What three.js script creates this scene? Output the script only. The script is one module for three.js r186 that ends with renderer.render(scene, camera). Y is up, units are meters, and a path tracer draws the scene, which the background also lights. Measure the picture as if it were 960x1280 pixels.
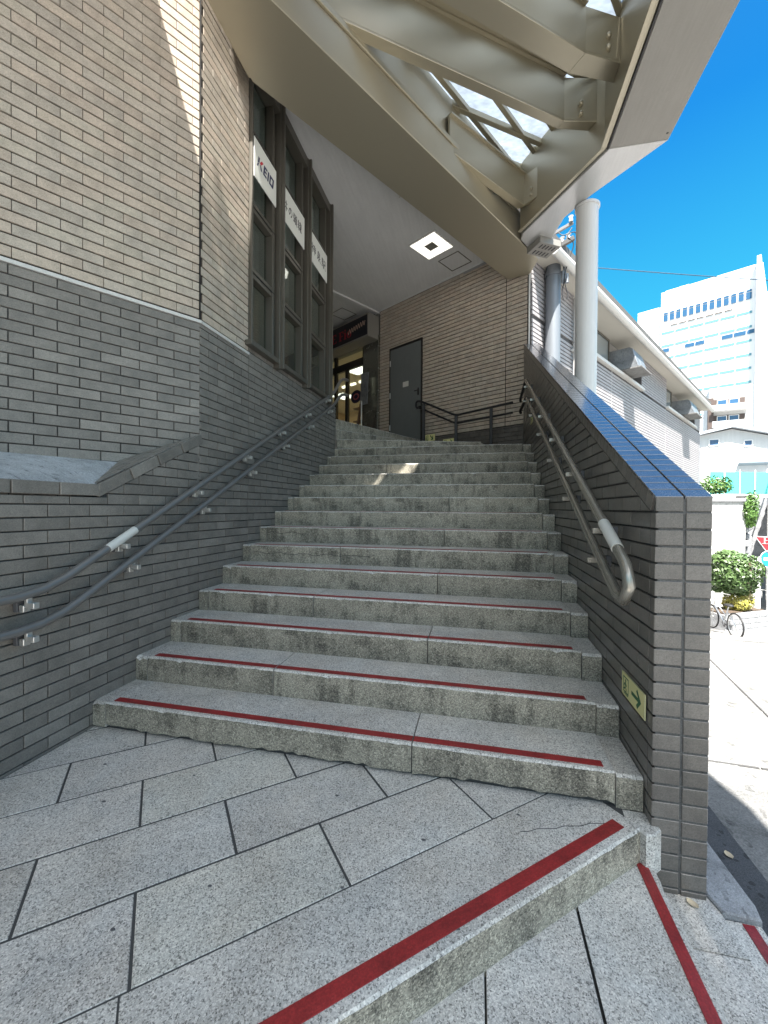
import * as THREE from 'three';
import { RoundedBoxGeometry } from 'three/addons/geometries/RoundedBoxGeometry.js';
import { mergeGeometries as mergeAny } from 'three/addons/utils/BufferGeometryUtils.js';
import { RectAreaLightUniformsLib } from 'three/addons/lights/RectAreaLightUniformsLib.js';

// ---------------------------------------------------------------- camera, sky, sun, exposure
const scene = new THREE.Scene();
const camera = new THREE.PerspectiveCamera(102.504, 768 / 1024, 0.05, 2000);
camera.position.set(0, 1.3234, 0);
camera.rotation.order = 'YXZ';
camera.rotation.set(-0.0105, 0.2252, 0.007);
camera.updateMatrixWorld(true);
scene.add(camera);

const renderer = new THREE.WebGLRenderer({ antialias: true });
renderer.setSize(768, 1024);
renderer.toneMapping = THREE.LinearToneMapping;
const EXPOSURE = 4.8;
renderer.toneMappingExposure = EXPOSURE;
renderer.shadowMap.enabled = true;
RectAreaLightUniformsLib.init();

const SUN = new THREE.Vector3(0.07, 1.0, 0.48).normalize();
{
  const W = 512, H = 256, d = new Float32Array(W * H * 4);
  const lerp = (a, b, t) => a.map((v, i) => v + (b[i] - v) * t);
  const stops = [[-0.2, [0.85, 0.86, 0.86]], [0.0, [1.40, 1.40, 1.38]], [0.12, [1.0, 1.14, 1.18]], [0.24, [0.24, 0.82, 1.04]], [0.36, [0.06, 0.62, 1.0]], [0.62, [0.015, 0.31, 0.87]], [1.0, [0.03, 0.22, 0.70]]];
  for (let j = 0; j < H; j++) for (let i = 0; i < W; i++) {
    const el = ((j + 0.5) / H - 0.5) * Math.PI, az = ((i + 0.5) / W - 0.5) * 2 * Math.PI;
    const v = new THREE.Vector3(Math.cos(el) * Math.cos(az), Math.sin(el), Math.cos(el) * Math.sin(az));
    const y = v.y; let c = stops[0][1];
    for (let k = 0; k + 1 < stops.length; k++) if (y >= stops[k][0]) c = lerp(stops[k][1], stops[k + 1][1], Math.min(1, (y - stops[k][0]) / (stops[k + 1][0] - stops[k][0])));
    const a = Math.acos(Math.min(1, Math.max(-1, v.dot(SUN))));
    const g = 4.5 * Math.exp(-a / 0.18) + 5.2 * Math.max(0, 1 - a / 1.2) ** 2;   // glow round the sun, broadened and raised to fill the shaded landing
    const o = (j * W + i) * 4;
    d[o] = (c[0] + g) / EXPOSURE; d[o + 1] = (c[1] + g * 0.95) / EXPOSURE; d[o + 2] = (c[2] + g * 0.84) / EXPOSURE; d[o + 3] = 1;
  }
  const t = new THREE.DataTexture(d, W, H, THREE.RGBAFormat, THREE.FloatType);
  t.mapping = THREE.EquirectangularReflectionMapping; t.magFilter = THREE.LinearFilter; t.minFilter = THREE.LinearFilter; t.needsUpdate = true;
  scene.background = t; scene.environment = t;
}
const sun = new THREE.DirectionalLight(new THREE.Color().setRGB(1.0, 0.955, 0.88), 4.9);
sun.position.copy(SUN).multiplyScalar(60); sun.castShadow = true;
sun.shadow.mapSize.set(4096, 4096);
Object.assign(sun.shadow.camera, { left: -30, right: 30, top: 30, bottom: -30, near: 1, far: 160 });
scene.add(sun); scene.add(sun.target);

// ---------------------------------------------------------------- helpers
const mergeGeometries = (list) => mergeAny(list.map((g) => (g.index ? g.toNonIndexed() : g)));
let seed = 20240611;
const rnd = () => { seed = (seed + 0x6D2B79F5) | 0; let t = Math.imul(seed ^ (seed >>> 15), 1 | seed); t = (t + Math.imul(t ^ (t >>> 7), 61 | t)) ^ t; return ((t ^ (t >>> 14)) >>> 0) / 4294967296; };
const rr = (a, b) => a + (b - a) * rnd();
const V2 = (x, y) => new THREE.Vector2(x, y), V3 = (x, y, z) => new THREE.Vector3(x, y, z);
const used = {};
function numbered(n) { used[n] = (used[n] || 0) + 1; return used[n] === 1 ? n : `${n}_${String(used[n] - 1).padStart(3, '0')}`; }
function tag(o, label, category, group, kind) { o.userData.label = label; if (category) o.userData.category = category; if (group) o.userData.group = group; if (kind) o.userData.kind = kind; return o; }
function shade(o) { o.castShadow = true; o.receiveShadow = true; return o; }
function thing(name, label, category, pos = [0, 0, 0], turn = 0, group) {
  const g = new THREE.Group(); g.name = numbered(name); g.position.set(...pos); g.rotation.y = turn; scene.add(g);
  return tag(g, label, category, group);
}
function structure(name, label) { const g = new THREE.Group(); g.name = numbered(name); g.userData.kind = 'structure'; if (label) g.userData.label = label; scene.add(g); return g; }
function part(parent, name, geo, mat, pos) {
  const m = shade(new THREE.Mesh(geo, mat)); m.name = name; if (pos) m.position.set(...pos); parent.add(m); return m;
}
const turnOf = (dx, dz) => Math.atan2(-dz, dx);                       // local +X along (dx,dz), local +Z out of the wall
// uv in metres from the dominant axis of the normal
function boxUV(g, ox = 0, oy = 0) {
  g = g.index ? g.toNonIndexed() : g;
  const p = g.attributes.position, n = g.attributes.normal, uv = new Float32Array(p.count * 2);
  for (let i = 0; i < p.count; i += 3) {
    let nx = 0, ny = 0, nz = 0; for (let k = 0; k < 3; k++) { nx += Math.abs(n.getX(i + k)); ny += Math.abs(n.getY(i + k)); nz += Math.abs(n.getZ(i + k)); }
    for (let k = 0; k < 3; k++) {
      const j = i + k, x = p.getX(j), y = p.getY(j), z = p.getZ(j);
      const [u, v] = ny >= nx && ny >= nz ? [x, z] : nx >= nz ? [z, y] : [x, y];
      uv[j * 2] = u + ox; uv[j * 2 + 1] = v + oy;
    }
  }
  g.setAttribute('uv', new THREE.BufferAttribute(uv, 2)); return g;
}
const box = (w, h, d, b = 0.004, ox, oy) => boxUV(new RoundedBoxGeometry(w, h, d, 1, Math.min(b, w * 0.45, h * 0.45, d * 0.45)), ox ?? rnd() * 3, oy ?? rnd() * 3);
const plainBox = (w, h, d, ox, oy) => boxUV(new THREE.BoxGeometry(w, h, d), ox ?? rnd() * 3, oy ?? rnd() * 3);
const moved = (g, x, y, z) => { g.translate(x, y, z); return g; };
// prism over a polygon given as (x,z) pairs, from y0 to y1
function prismXZ(pts, y0, y1, bevel = 0) {
  const s = new THREE.Shape(pts.map(([x, z]) => V2(x, -z)));
  const g = new THREE.ExtrudeGeometry(s, { depth: y1 - y0 - bevel, bevelEnabled: bevel > 0, bevelThickness: bevel, bevelSize: bevel, bevelOffset: -bevel, bevelSegments: 1, curveSegments: 1 });
  g.rotateX(-Math.PI / 2); g.translate(0, y0, 0); return boxUV(g, rnd() * 3, rnd() * 3);
}
function cyl(r0, r1, a, b, seg = 16) {                                 // tapered rod from a (radius r0) to b (radius r1)
  const A = V3(...a), B = V3(...b), L = A.distanceTo(B);
  const g = new THREE.CylinderGeometry(r1, r0, L, seg, 1); g.translate(0, L / 2, 0);
  g.applyQuaternion(new THREE.Quaternion().setFromUnitVectors(V3(0, 1, 0), B.clone().sub(A).normalize())); g.translate(...a); return g;
}
function beamBox(a, b, w, h, bevel = 0.004) {                          // bar of section w x h from a to b
  const A = V3(...a), B = V3(...b), L = A.distanceTo(B), g = box(w, h, L, bevel);
  const m = new THREE.Matrix4().lookAt(A, B, V3(0, 1, 0)); g.applyMatrix4(m); const c = A.clone().add(B).multiplyScalar(0.5); g.translate(c.x, c.y, c.z); return g;
}
function bentTube(pts, r, bend = 0.08, seg = 10) {                     // pipe with rounded bends
  const P = pts.map((p) => V3(...p)), path = new THREE.CurvePath(); let prev = P[0];
  for (let i = 1; i < P.length - 1; i++) {
    const a = P[i].clone().add(P[i - 1].clone().sub(P[i]).setLength(Math.min(bend, P[i].distanceTo(P[i - 1]) * 0.45)));
    const c = P[i].clone().add(P[i + 1].clone().sub(P[i]).setLength(Math.min(bend, P[i].distanceTo(P[i + 1]) * 0.45)));
    path.add(new THREE.LineCurve3(prev, a)); path.add(new THREE.QuadraticBezierCurve3(a, P[i], c)); prev = c;
  }
  path.add(new THREE.LineCurve3(prev, P[P.length - 1]));
  return new THREE.TubeGeometry(path, Math.max(12, path.curves.length * 10), r, seg, false);
}
const inFrame = (() => { const v = V3(); return (x, y, z, m = 1) => { v.set(x, y, z).project(camera); return v.z < 1 && Math.abs(v.x) < m && Math.abs(v.y) < m; }; })();

// ---------------------------------------------------------------- textures
function noiseGrid(n) { const a = new Float32Array(n * n); for (let i = 0; i < n * n; i++) a[i] = rnd(); return a; }
function smooth(grid, n, u, v) {
  u = ((u % 1) + 1) % 1 * n; v = ((v % 1) + 1) % 1 * n; const i = Math.floor(u), j = Math.floor(v), f = u - i, g = v - j;
  const F = f * f * (3 - 2 * f), G = g * g * (3 - 2 * g), at = (a, b) => grid[(b % n) * n + (a % n)];
  return (at(i, j) * (1 - F) + at(i + 1, j) * F) * (1 - G) + (at(i, j + 1) * (1 - F) + at(i + 1, j + 1) * F) * G;
}
function dataTex(n, fn, srgb, h = n) {
  const d = new Uint8Array(n * h * 4);
  for (let j = 0; j < h; j++) for (let i = 0; i < n; i++) { const c = fn(i / n, j / h, i, j), o = (j * n + i) * 4; for (let k = 0; k < 3; k++) d[o + k] = Math.max(0, Math.min(255, (Array.isArray(c) ? c[k] : c) * 255)); d[o + 3] = 255; }
  const t = new THREE.DataTexture(d, n, h); t.wrapS = t.wrapT = THREE.RepeatWrapping; t.magFilter = THREE.LinearFilter; t.minFilter = THREE.LinearMipmapLinearFilter; t.generateMipmaps = true;
  if (srgb) t.colorSpace = THREE.SRGBColorSpace; t.needsUpdate = true; return t;
}
const rep = (t, s, s2 = s) => { const c = t.clone(); c.repeat.set(s, s2); c.needsUpdate = true; return c; };
const G4 = noiseGrid(4), G8 = noiseGrid(8), G16 = noiseGrid(16), G32 = noiseGrid(32), G64 = noiseGrid(64), G128 = noiseGrid(128), G256 = noiseGrid(256), G512 = noiseGrid(512);
const fbm = (u, v) => 0.34 * smooth(G4, 4, u, v) + 0.27 * smooth(G8, 8, u, v) + 0.2 * smooth(G16, 16, u, v) + 0.12 * smooth(G32, 32, u, v) + 0.07 * smooth(G64, 64, u, v);
// granite: salt and pepper grains a few millimetres across over cloudy grey
const grain = (G, n, u, v) => { const w = 0.6 / n; u += w * (smooth(G512, 512, u * 0.5, v * 0.5) - 0.5) * 2; v += w * (smooth(G512, 512, v * 0.5 + 0.3, u * 0.5) - 0.5) * 2; const i = ((Math.floor(u * n) % n) + n) % n, j = ((Math.floor(v * n) % n) + n) % n; return G[j * n + i]; };
const tGranite = dataTex(1024, (u, v) => {
  const a = grain(G256, 256, u, v), b = grain(G512, 512, v + 0.37, u + 0.11), w = fbm(v + 0.3, u) - 0.5;
  let c = 0.80 + 0.18 * (fbm(u, v) - 0.5) + 0.07 * (b - 0.5);
  if (a > 0.86) c -= 0.26 * (0.4 + b); else if (a > 0.62) c += 0.10; else if (a < 0.2) c -= 0.06; if (b > 0.94) c -= 0.2; if (b < 0.06) c += 0.14;
  return [c + w * 0.03, c, c - w * 0.03];
}, true);
const tGraniteBump = dataTex(512, (u, v) => 0.5 + 0.5 * (smooth(G256, 256, u, v) - 0.5) + 0.4 * (smooth(G128, 128, u, v) - 0.5));
// weathered riser faces: exposed aggregate, black lichen blotches, a few run-off stains
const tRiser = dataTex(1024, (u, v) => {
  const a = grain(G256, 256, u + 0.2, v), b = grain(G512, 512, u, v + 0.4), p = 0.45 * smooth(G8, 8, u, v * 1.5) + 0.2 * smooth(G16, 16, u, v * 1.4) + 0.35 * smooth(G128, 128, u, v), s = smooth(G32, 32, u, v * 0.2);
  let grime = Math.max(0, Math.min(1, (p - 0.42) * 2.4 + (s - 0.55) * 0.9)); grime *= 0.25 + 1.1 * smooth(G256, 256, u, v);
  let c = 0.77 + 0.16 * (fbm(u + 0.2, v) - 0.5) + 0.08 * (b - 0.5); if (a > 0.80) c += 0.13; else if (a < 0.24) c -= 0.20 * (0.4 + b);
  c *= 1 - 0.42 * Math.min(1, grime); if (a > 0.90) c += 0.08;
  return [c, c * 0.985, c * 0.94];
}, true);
const tBrick = dataTex(512, (u, v) => 0.84 + 0.20 * (fbm(u, v) - 0.5) + 0.12 * (smooth(G128, 128, u, v) - 0.5) + 0.10 * (smooth(G256, 256, u, v) - 0.5) - (smooth(G64, 64, u + .2, v) > 0.93 ? 0.12 : 0), true);
const tBrickBump = dataTex(512, (u, v) => 0.5 + 0.35 * (smooth(G128, 128, u, v) - 0.5) + 0.5 * (smooth(G16, 16, u, v) - 0.5) + 0.2 * (smooth(G256, 256, u, v) - 0.5));
const tPaint = dataTex(512, (u, v) => { const s = smooth(G64, 64, u * 2, v * 0.15); return 0.91 + 0.05 * (fbm(u, v) - 0.5) + 0.03 * (s - 0.5) + 0.02 * (smooth(G256, 256, u, v) - 0.5); }, true);
const tTape = dataTex(512, (u, v) => { const w = smooth(G16, 16, u, v) * 0.6 + smooth(G64, 64, u, v * 2) * 0.4, g = smooth(G256, 256, u, v), sc = smooth(G128, 128, u * 0.4, v * 2); let c = 0.80 + 0.22 * (w - 0.5) + 0.16 * (g - 0.5); const lift = sc > 0.80 ? (sc - 0.80) * 1.6 * g : 0; return [c + lift * 0.5, c + lift, c + lift]; }, true);
const tRough = dataTex(256, (u, v) => 0.8 + 0.3 * (fbm(u, v) - 0.5));
const tConcrete = dataTex(512, (u, v) => { const p = fbm(u + 0.1, v); return 0.80 + 0.34 * (p - 0.5) + 0.22 * (smooth(G256, 256, u, v) - 0.5) - (smooth(G32, 32, u, v * 0.6) > 0.82 ? 0.22 * smooth(G128, 128, u, v) : 0); }, true);
const tAsphalt = dataTex(1024, (u, v) => { const g = smooth(G256, 256, u, v), g2 = smooth(G512, 512, v, u); return 0.62 + 0.3 * (g2 - 0.5) + 0.24 * (fbm(u, v) - 0.5) + (g > 0.8 ? 0.3 * (g - 0.7) : 0) - (smooth(G32, 32, u, v) > 0.86 ? 0.18 : 0); }, true);
const tGlassDirt = dataTex(512, (u, v) => { const a = fbm(u, v), b = smooth(G64, 64, u * 0.6 + v * 0.3, v); return 0.68 + 0.34 * (a - 0.5) + 0.08 * (b - 0.5); }, true);

// ---------------------------------------------------------------- materials (linear base colours)
const L = (r, g, b) => new THREE.Color().setRGB(r, g, b);
function mat(c, rough, o = {}) { return new THREE.MeshStandardMaterial({ color: L(...c), roughness: rough, metalness: 0, ...o }); }
const phys = (c, rough, o = {}) => new THREE.MeshPhysicalMaterial({ color: L(...c), roughness: rough, metalness: 0, ...o });
const M = {
  granite: mat([0.78, 0.748, 0.695], 0.7, { map: tGranite, bumpMap: tGraniteBump, bumpScale: 0.0012 }),
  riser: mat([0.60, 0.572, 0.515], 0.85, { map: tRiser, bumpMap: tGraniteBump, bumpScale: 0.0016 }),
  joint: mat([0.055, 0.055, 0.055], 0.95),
  tape: mat([0.40, 0.03, 0.032], 0.6, { map: rep(tTape, 1.3), roughnessMap: rep(tRough, 2), bumpMap: rep(tGraniteBump, 1), bumpScale: 0.0008 }),
  mortarGrey: mat([0.10, 0.10, 0.10], 0.95, { map: tConcrete }),
  mortarDark: mat([0.035, 0.031, 0.028], 0.95, { map: tConcrete }),
  mortarMid: mat([0.15, 0.148, 0.145], 0.95, { map: tConcrete }),
  concrete: mat([0.42, 0.43, 0.45], 0.9, { map: rep(tConcrete, 1.6), bumpMap: rep(tGraniteBump, 0.8), bumpScale: 0.003 }),
  asphalt: mat([0.16, 0.17, 0.19], 0.9, { map: tAsphalt, bumpMap: tGraniteBump, bumpScale: 0.0016 }),
  gutter: mat([0.28, 0.28, 0.275], 0.9, { map: rep(tConcrete, 0.7), bumpMap: tGraniteBump, bumpScale: 0.004 }),
  street: mat([0.28, 0.277, 0.27], 0.9, { map: rep(tConcrete, 0.35) }),
  ceiling: mat([0.86, 0.86, 0.86], 0.8, { map: rep(tPaint, 0.3) }),
  canopy: phys([0.44, 0.40, 0.305], 0.36, { metalness: 0.65, clearcoat: 0.15, clearcoatRoughness: 0.3 }),
  canopyGrey: phys([0.32, 0.305, 0.275], 0.5, { map: rep(tPaint, 0.6), metalness: 0.15, clearcoat: 0.15, clearcoatRoughness: 0.3 }),
  canopyEndLit: phys([0.66, 0.66, 0.65], 0.28, { map: rep(tPaint, 0.5), metalness: 0.35 }),  // paler than the other cladding: the light it catches is put into the colour
  roofGlass: phys([0.42, 0.50, 0.60], 1.0, { map: rep(tGlassDirt, 0.7), transmission: 0.60, thickness: 0, side: THREE.DoubleSide }),
  roofPanel: mat([0.45, 0.44, 0.42], 0.6, { map: rep(tPaint, 0.5) }),
  column: phys([0.78, 0.78, 0.77], 0.35, { map: rep(tPaint, 0.5), clearcoat: 0.3, clearcoatRoughness: 0.3 }),
  rail: phys([0.17, 0.165, 0.16], 0.42, { metalness: 0.25, clearcoat: 0.2, clearcoatRoughness: 0.35, roughnessMap: rep(tRough, 3) }),
  railWarm: phys([0.32, 0.30, 0.26], 0.34, { metalness: 0.55, clearcoat: 0.5, clearcoatRoughness: 0.22, roughnessMap: rep(tRough, 3) }),
  railBlack: mat([0.016, 0.016, 0.018], 0.55),
  bracket: phys([0.62, 0.62, 0.60], 0.3, { metalness: 0.75 }),
  bracketDark: mat([0.08, 0.08, 0.085], 0.5),
  sticker: mat([0.62, 0.61, 0.57], 0.45),
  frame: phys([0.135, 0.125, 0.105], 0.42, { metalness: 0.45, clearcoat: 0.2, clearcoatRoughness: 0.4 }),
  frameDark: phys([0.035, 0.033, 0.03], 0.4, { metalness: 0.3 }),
  glass: phys([0.80, 0.86, 0.84], 0.02, { transmission: 1, thickness: 0, ior: 1.5 }),
  trim: mat([0.74, 0.73, 0.70], 0.5, { map: rep(tPaint, 1) }),
  steelDoor: phys([0.17, 0.185, 0.185], 0.45, { map: rep(tPaint, 1), clearcoat: 0.2, clearcoatRoughness: 0.4 }),
  stainless: phys([0.34, 0.34, 0.31], 0.32, { metalness: 0.85, roughnessMap: rep(tRough, 2) }),
  interior: mat([0.20, 0.20, 0.19], 0.8),
  interiorFloor: mat([0.28, 0.27, 0.25], 0.5),
  shopWall: mat([0.66, 0.52, 0.33], 0.8),
  shopCeil: mat([0.62, 0.55, 0.42], 0.8),
  shelfDark: mat([0.10, 0.06, 0.04], 0.7),
  signNavy: mat([0.012, 0.012, 0.045], 0.35),
  galv: phys([0.46, 0.49, 0.53], 0.42, { metalness: 0.55, map: rep(tConcrete, 1.4) }),
  poleSteel: phys([0.25, 0.275, 0.31], 0.45, { metalness: 0.3, map: rep(tPaint, 0.8) }),
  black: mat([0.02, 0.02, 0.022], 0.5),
  white: mat([0.78, 0.78, 0.77], 0.6),
  porcelain: phys([0.80, 0.80, 0.78], 0.2, { clearcoat: 0.6 }),
  towerWhite: mat([0.80, 0.80, 0.79], 0.75),
  towerGlass: phys([0.035, 0.10, 0.20], 0.12, { clearcoat: 0.6 }),
  towerTeal: phys([0.13, 0.30, 0.36], 0.2, {}),
  brown: mat([0.085, 0.062, 0.055], 0.7),
  netTeal: mat([0.08, 0.48, 0.46], 0.7, { side: THREE.DoubleSide }),
  woodPost: mat([0.22, 0.16, 0.11], 0.85, { map: rep(tConcrete, 1) }),
};
// ---------------------------------------------------------------- bricks
function brickGeo(poly, depth, bevel, uo, vo) {                        // poly: [x,y] counter-clockwise; front at z = depth
  let cx = 0, cy = 0; for (const [x, y] of poly) { cx += x / poly.length; cy += y / poly.length; }
  const inner = poly.map(([x, y]) => { const l = Math.hypot(x - cx, y - cy) || 1; const ix = Math.max(0, Math.abs(x - cx) - bevel) * Math.sign(x - cx), iy = Math.max(0, Math.abs(y - cy) - bevel) * Math.sign(y - cy); return [cx + ix, cy + iy]; });
  const P = [], N = poly.length, tri = (a, b, c) => P.push(...a, ...b, ...c);
  const o = poly.map(([x, y]) => [x, y, 0]), m = poly.map(([x, y]) => [x, y, depth - bevel]), f = inner.map(([x, y]) => [x, y, depth]);
  for (let i = 1; i + 1 < N; i++) tri(f[0], f[i], f[i + 1]);
  for (let i = 0; i < N; i++) { const j = (i + 1) % N; tri(m[i], m[j], f[j]); tri(m[i], f[j], f[i]); tri(o[i], o[j], m[j]); tri(o[i], m[j], m[i]); }
  const g = new THREE.BufferGeometry(); g.setAttribute('position', new THREE.Float32BufferAttribute(P, 3)); g.computeVertexNormals();
  const uv = new Float32Array(P.length / 3 * 2); for (let i = 0; i < P.length / 3; i++) { uv[i * 2] = P[i * 3] + P[i * 3 + 2] + uo; uv[i * 2 + 1] = P[i * 3 + 1] + vo; }
  g.setAttribute('uv', new THREE.BufferAttribute(uv, 2)); return g;
}
function clipPoly(poly, planes) {                                      // planes: [a,b,c] keeps a*x + b*y + c >= 0
  for (const [a, b, c] of planes) {
    const out = []; for (let i = 0; i < poly.length; i++) { const p = poly[i], q = poly[(i + 1) % poly.length], dp = a * p[0] + b * p[1] + c, dq = a * q[0] + b * q[1] + c;
      if (dp >= 0) out.push(p); if ((dp >= 0) !== (dq >= 0)) { const t = dp / (dp - dq); out.push([p[0] + (q[0] - p[0]) * t, p[1] + (q[1] - p[1]) * t]); } }
    poly = out; if (poly.length < 3) return null;
  }
  let A = 0; for (let i = 0; i < poly.length; i++) { const p = poly[i], q = poly[(i + 1) % poly.length]; A += p[0] * q[1] - p[1] * q[0]; }
  return Math.abs(A) / 2 < 0.00018 ? null : poly;
}
function brickMats(base, rough, tones, o = {}) {
  const list = tones.map((t) => phys(base.map((c, i) => c * (Array.isArray(t) ? t[i] : t)), rough, { map: rep(tBrick, 2.2), bumpMap: rep(tBrickBump, 4), bumpScale: 0.0004, ...o }));
  list.stuff = phys(base, rough, { map: rep(tBrick, 2.2), bumpMap: rep(tBrickBump, 4), bumpScale: 0.0004, ...o, vertexColors: true }); list.tones = tones; return list;
}
const geoCache = new Map();
const wallPieces = new Map();                                          // wall group -> pieces waiting to be ranked
function addPiece(wall, poly, depth, bevel, mats, toLocal, name = 'brick') {
  if (!wallPieces.has(wall)) wallPieces.set(wall, []);
  wallPieces.get(wall).push({ poly, depth, bevel, mats, toLocal, name, tone: Math.floor(rnd() * mats.tones.length), vary: Math.floor(rnd() * 6) });
}
function field(wall, o) {
  const { x0, x1, y0, y1, px = 0.24, py = 0.0695, jx = 0.009, jy = 0.009, depth = 0.012, bevel = 0.002, mats, cut, toLocal, shift = 0, name } = o;
  const rows = Math.ceil((y1 - y0) / py);
  for (let r = 0; r < rows; r++) {
    const ya = y0 + r * py + jy / 2, yb = Math.min(y0 + (r + 1) * py - jy / 2, y1); if (yb - ya < 0.012) continue;
    const start = Math.floor(x0 / px) * px - px + (((r % 2) * px / 2 + shift) % px);
    for (let x = start; x < x1; x += px) {
      const xa = Math.max(x + jx / 2, x0), xb = Math.min(x + px - jx / 2, x1); if (xb - xa < 0.028) continue;
      let poly = [[xa, ya], [xb, ya], [xb, yb], [xa, yb]];
      if (cut) { const planes = cut(xa, xb, ya, yb); if (planes === null) continue; if (planes.length) { poly = clipPoly(poly, planes); if (!poly) continue; } }
      addPiece(wall, poly, depth + rr(-0.0012, 0.0012), bevel, mats, toLocal, name);
    }
  }
}
function layWall(wall, most = 300, margin = 1.5) {                      // the largest pieces in view as parts, the rest joined
  const list = wallPieces.get(wall) || []; wall.updateMatrixWorld(true);
  const v = V3(), d = V3(), rest = [];
  for (const p of list) {
    let cx = 0, cy = 0, A = 0; const n = p.poly.length;
    p.poly.forEach(([x, y], i) => { const q = p.poly[(i + 1) % n]; cx += x / n; cy += y / n; A += x * q[1] - y * q[0]; });
    p.cx = cx; p.cy = cy; p.M = new THREE.Matrix4().copy(wall.matrixWorld); if (p.toLocal) p.M.multiply(p.toLocal);
    v.set(cx, cy, p.depth).applyMatrix4(p.M); p.at = v.clone(); d.copy(v).sub(camera.position); const dist = d.length();
    const nrm = V3(0, 0, 1).transformDirection(p.M); const facing = Math.max(0.02, -nrm.dot(d) / dist);
    p.size = inFrame(v.x, v.y, v.z, 1.02) ? Math.abs(A) / 2 * facing / (dist * dist) : 0;
    p.near = inFrame(v.x, v.y, v.z, margin);
  }
  list.sort((a, b) => b.size - a.size); let count = 0;
  for (const p of list) {
    if (!p.near) continue;
    if (count < most && p.size > 0) {
      const local = p.poly.map(([x, y]) => [x - p.cx, y - p.cy]); const key = local.flat().map((q) => q.toFixed(4)).join() + p.vary + p.depth.toFixed(3) + p.bevel;
      if (!geoCache.has(key)) geoCache.set(key, brickGeo(local, p.depth, p.bevel, p.vary * 0.37, p.vary * 0.23));
      const m = shade(new THREE.Mesh(geoCache.get(key), p.mats[p.tone])); m.name = p.name || 'brick';
      m.matrix.makeTranslation(p.cx, p.cy, 0); if (p.toLocal) m.matrix.premultiply(p.toLocal); m.matrix.decompose(m.position, m.quaternion, m.scale);
      wall.add(m); count++;
    } else rest.push(p);
  }
  const byMat = new Map();
  for (const p of rest) {
    const g = brickGeo(p.poly, p.depth, p.bevel, p.vary * 0.37, p.vary * 0.23); if (p.toLocal) g.applyMatrix4(p.toLocal);
    const t = p.mats.tones[p.tone], c = new Float32Array(g.attributes.position.count * 3); for (let i = 0; i < c.length; i++) c[i] = Array.isArray(t) ? t[i % 3] : t; g.setAttribute('color', new THREE.BufferAttribute(c, 3));
    if (!byMat.has(p.mats)) byMat.set(p.mats, []); byMat.get(p.mats).push(g);
  }
  for (const [ms, gs] of byMat) { const m = part(wall, 'smaller_bricks', mergeGeometries(gs), ms.stuff); m.userData.kind = 'stuff'; }
}
const B = {
  dark: brickMats([0.30, 0.272, 0.24], 0.44, [0.9, 1.0, 1.06, 0.95, 1.1, 1.0, 0.97, 1.2]),
  beige: brickMats([0.66, 0.575, 0.48], 0.6, [[0.97, 0.97, 0.97], [1.0, 1.0, 1.0], [1.03, 1.0, 0.97], [1.02, 1.03, 1.01], [0.98, 0.99, 1.0], [1.03, 0.99, 0.97]]),

  para: brickMats([0.185, 0.168, 0.15], 0.30, [0.9, 1.0, 1.08, 0.95, 1.14], { clearcoat: 0.4, clearcoatRoughness: 0.25 }),
  cap: brickMats([0.185, 0.19, 0.21], 0.24, [0.9, 1.0, 1.08, 0.96], { clearcoat: 1, clearcoatRoughness: 0.14, ior: 1.9, bumpScale: 0.0007 }),
};
// ================================================================ key measures
const R = 0.16, T = 0.315, Z0 = 1.9915, XL = -2.235, XR = 0.72, SLOPE = R / T;
const zStep = (n) => -(Z0 + (n - 1) * T);
const xLeft = (z) => XL + 0.0098 * (-z - Z0);
const s32 = Math.sin(0.5594), c32 = Math.cos(0.5594);                   // the building's own grid against the stairs
// ================================================================ ground and street
const yStreet = (z) => (z > -2.7 ? -0.36 : z < -16 ? -0.36 - 0.16 * 13.3 : -0.36 + 0.16 * (z + 2.7));
function sheet(xs, zs, lift) {
  const P = [], I = [], uv = [];
  zs.forEach((z) => xs.forEach((x) => { P.push(x, yStreet(z) + lift, z); uv.push(x, z); }));
  for (let j = 0; j + 1 < zs.length; j++) for (let i = 0; i + 1 < xs.length; i++) { const a = j * xs.length + i, b = a + 1, c = a + xs.length, d = c + 1; I.push(a, c, b, b, c, d); }
  const g = new THREE.BufferGeometry(); g.setAttribute('position', new THREE.Float32BufferAttribute(P, 3)); g.setAttribute('uv', new THREE.Float32BufferAttribute(uv, 2)); g.setIndex(I); g.computeVertexNormals(); return g;
}
{
  const g = structure('street', 'pale sunlit concrete street sloping down beside the stairs');
  part(g, 'street_surface', sheet([-300, -20, 0, 20, 300], [60, -2.7, -16, -60, -500].flatMap((z) => [z]), 0), M.street);
  const a = structure('asphalt_strip', 'dark asphalt strip along the foot of the stairs');
  part(a, 'asphalt', sheet([1.09, 1.29], [3, -2.7, -9], 0.006), M.asphalt);
  const u = structure('gutter_strip', 'rough grey concrete gutter between asphalt and street');
  part(u, 'gutter', sheet([1.29, 1.78], [3, -2.7, -9], 0.004), M.gutter);
  // joints cut across the street
  const j = structure('street_joint');
  for (const [x0, z0, x1, z1] of [[1.55, -3.35, 6, -3.05], [2.4, -3.6, 4.9, -11.2], [4.9, -11.2, 9, -10.6]]) {
    const n = 12; for (let i = 0; i < n; i++) { const t0 = i / n, t1 = (i + 0.96) / n, za = z0 + (z1 - z0) * t0, zb = z0 + (z1 - z0) * t1; part(j, 'joint_line', beamBox([x0 + (x1 - x0) * t0, yStreet(za) + 0.003, za], [x0 + (x1 - x0) * t1, yStreet(zb) + 0.003, zb], 0.018, 0.01, 0.001), M.joint); }
  }
}
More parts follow.
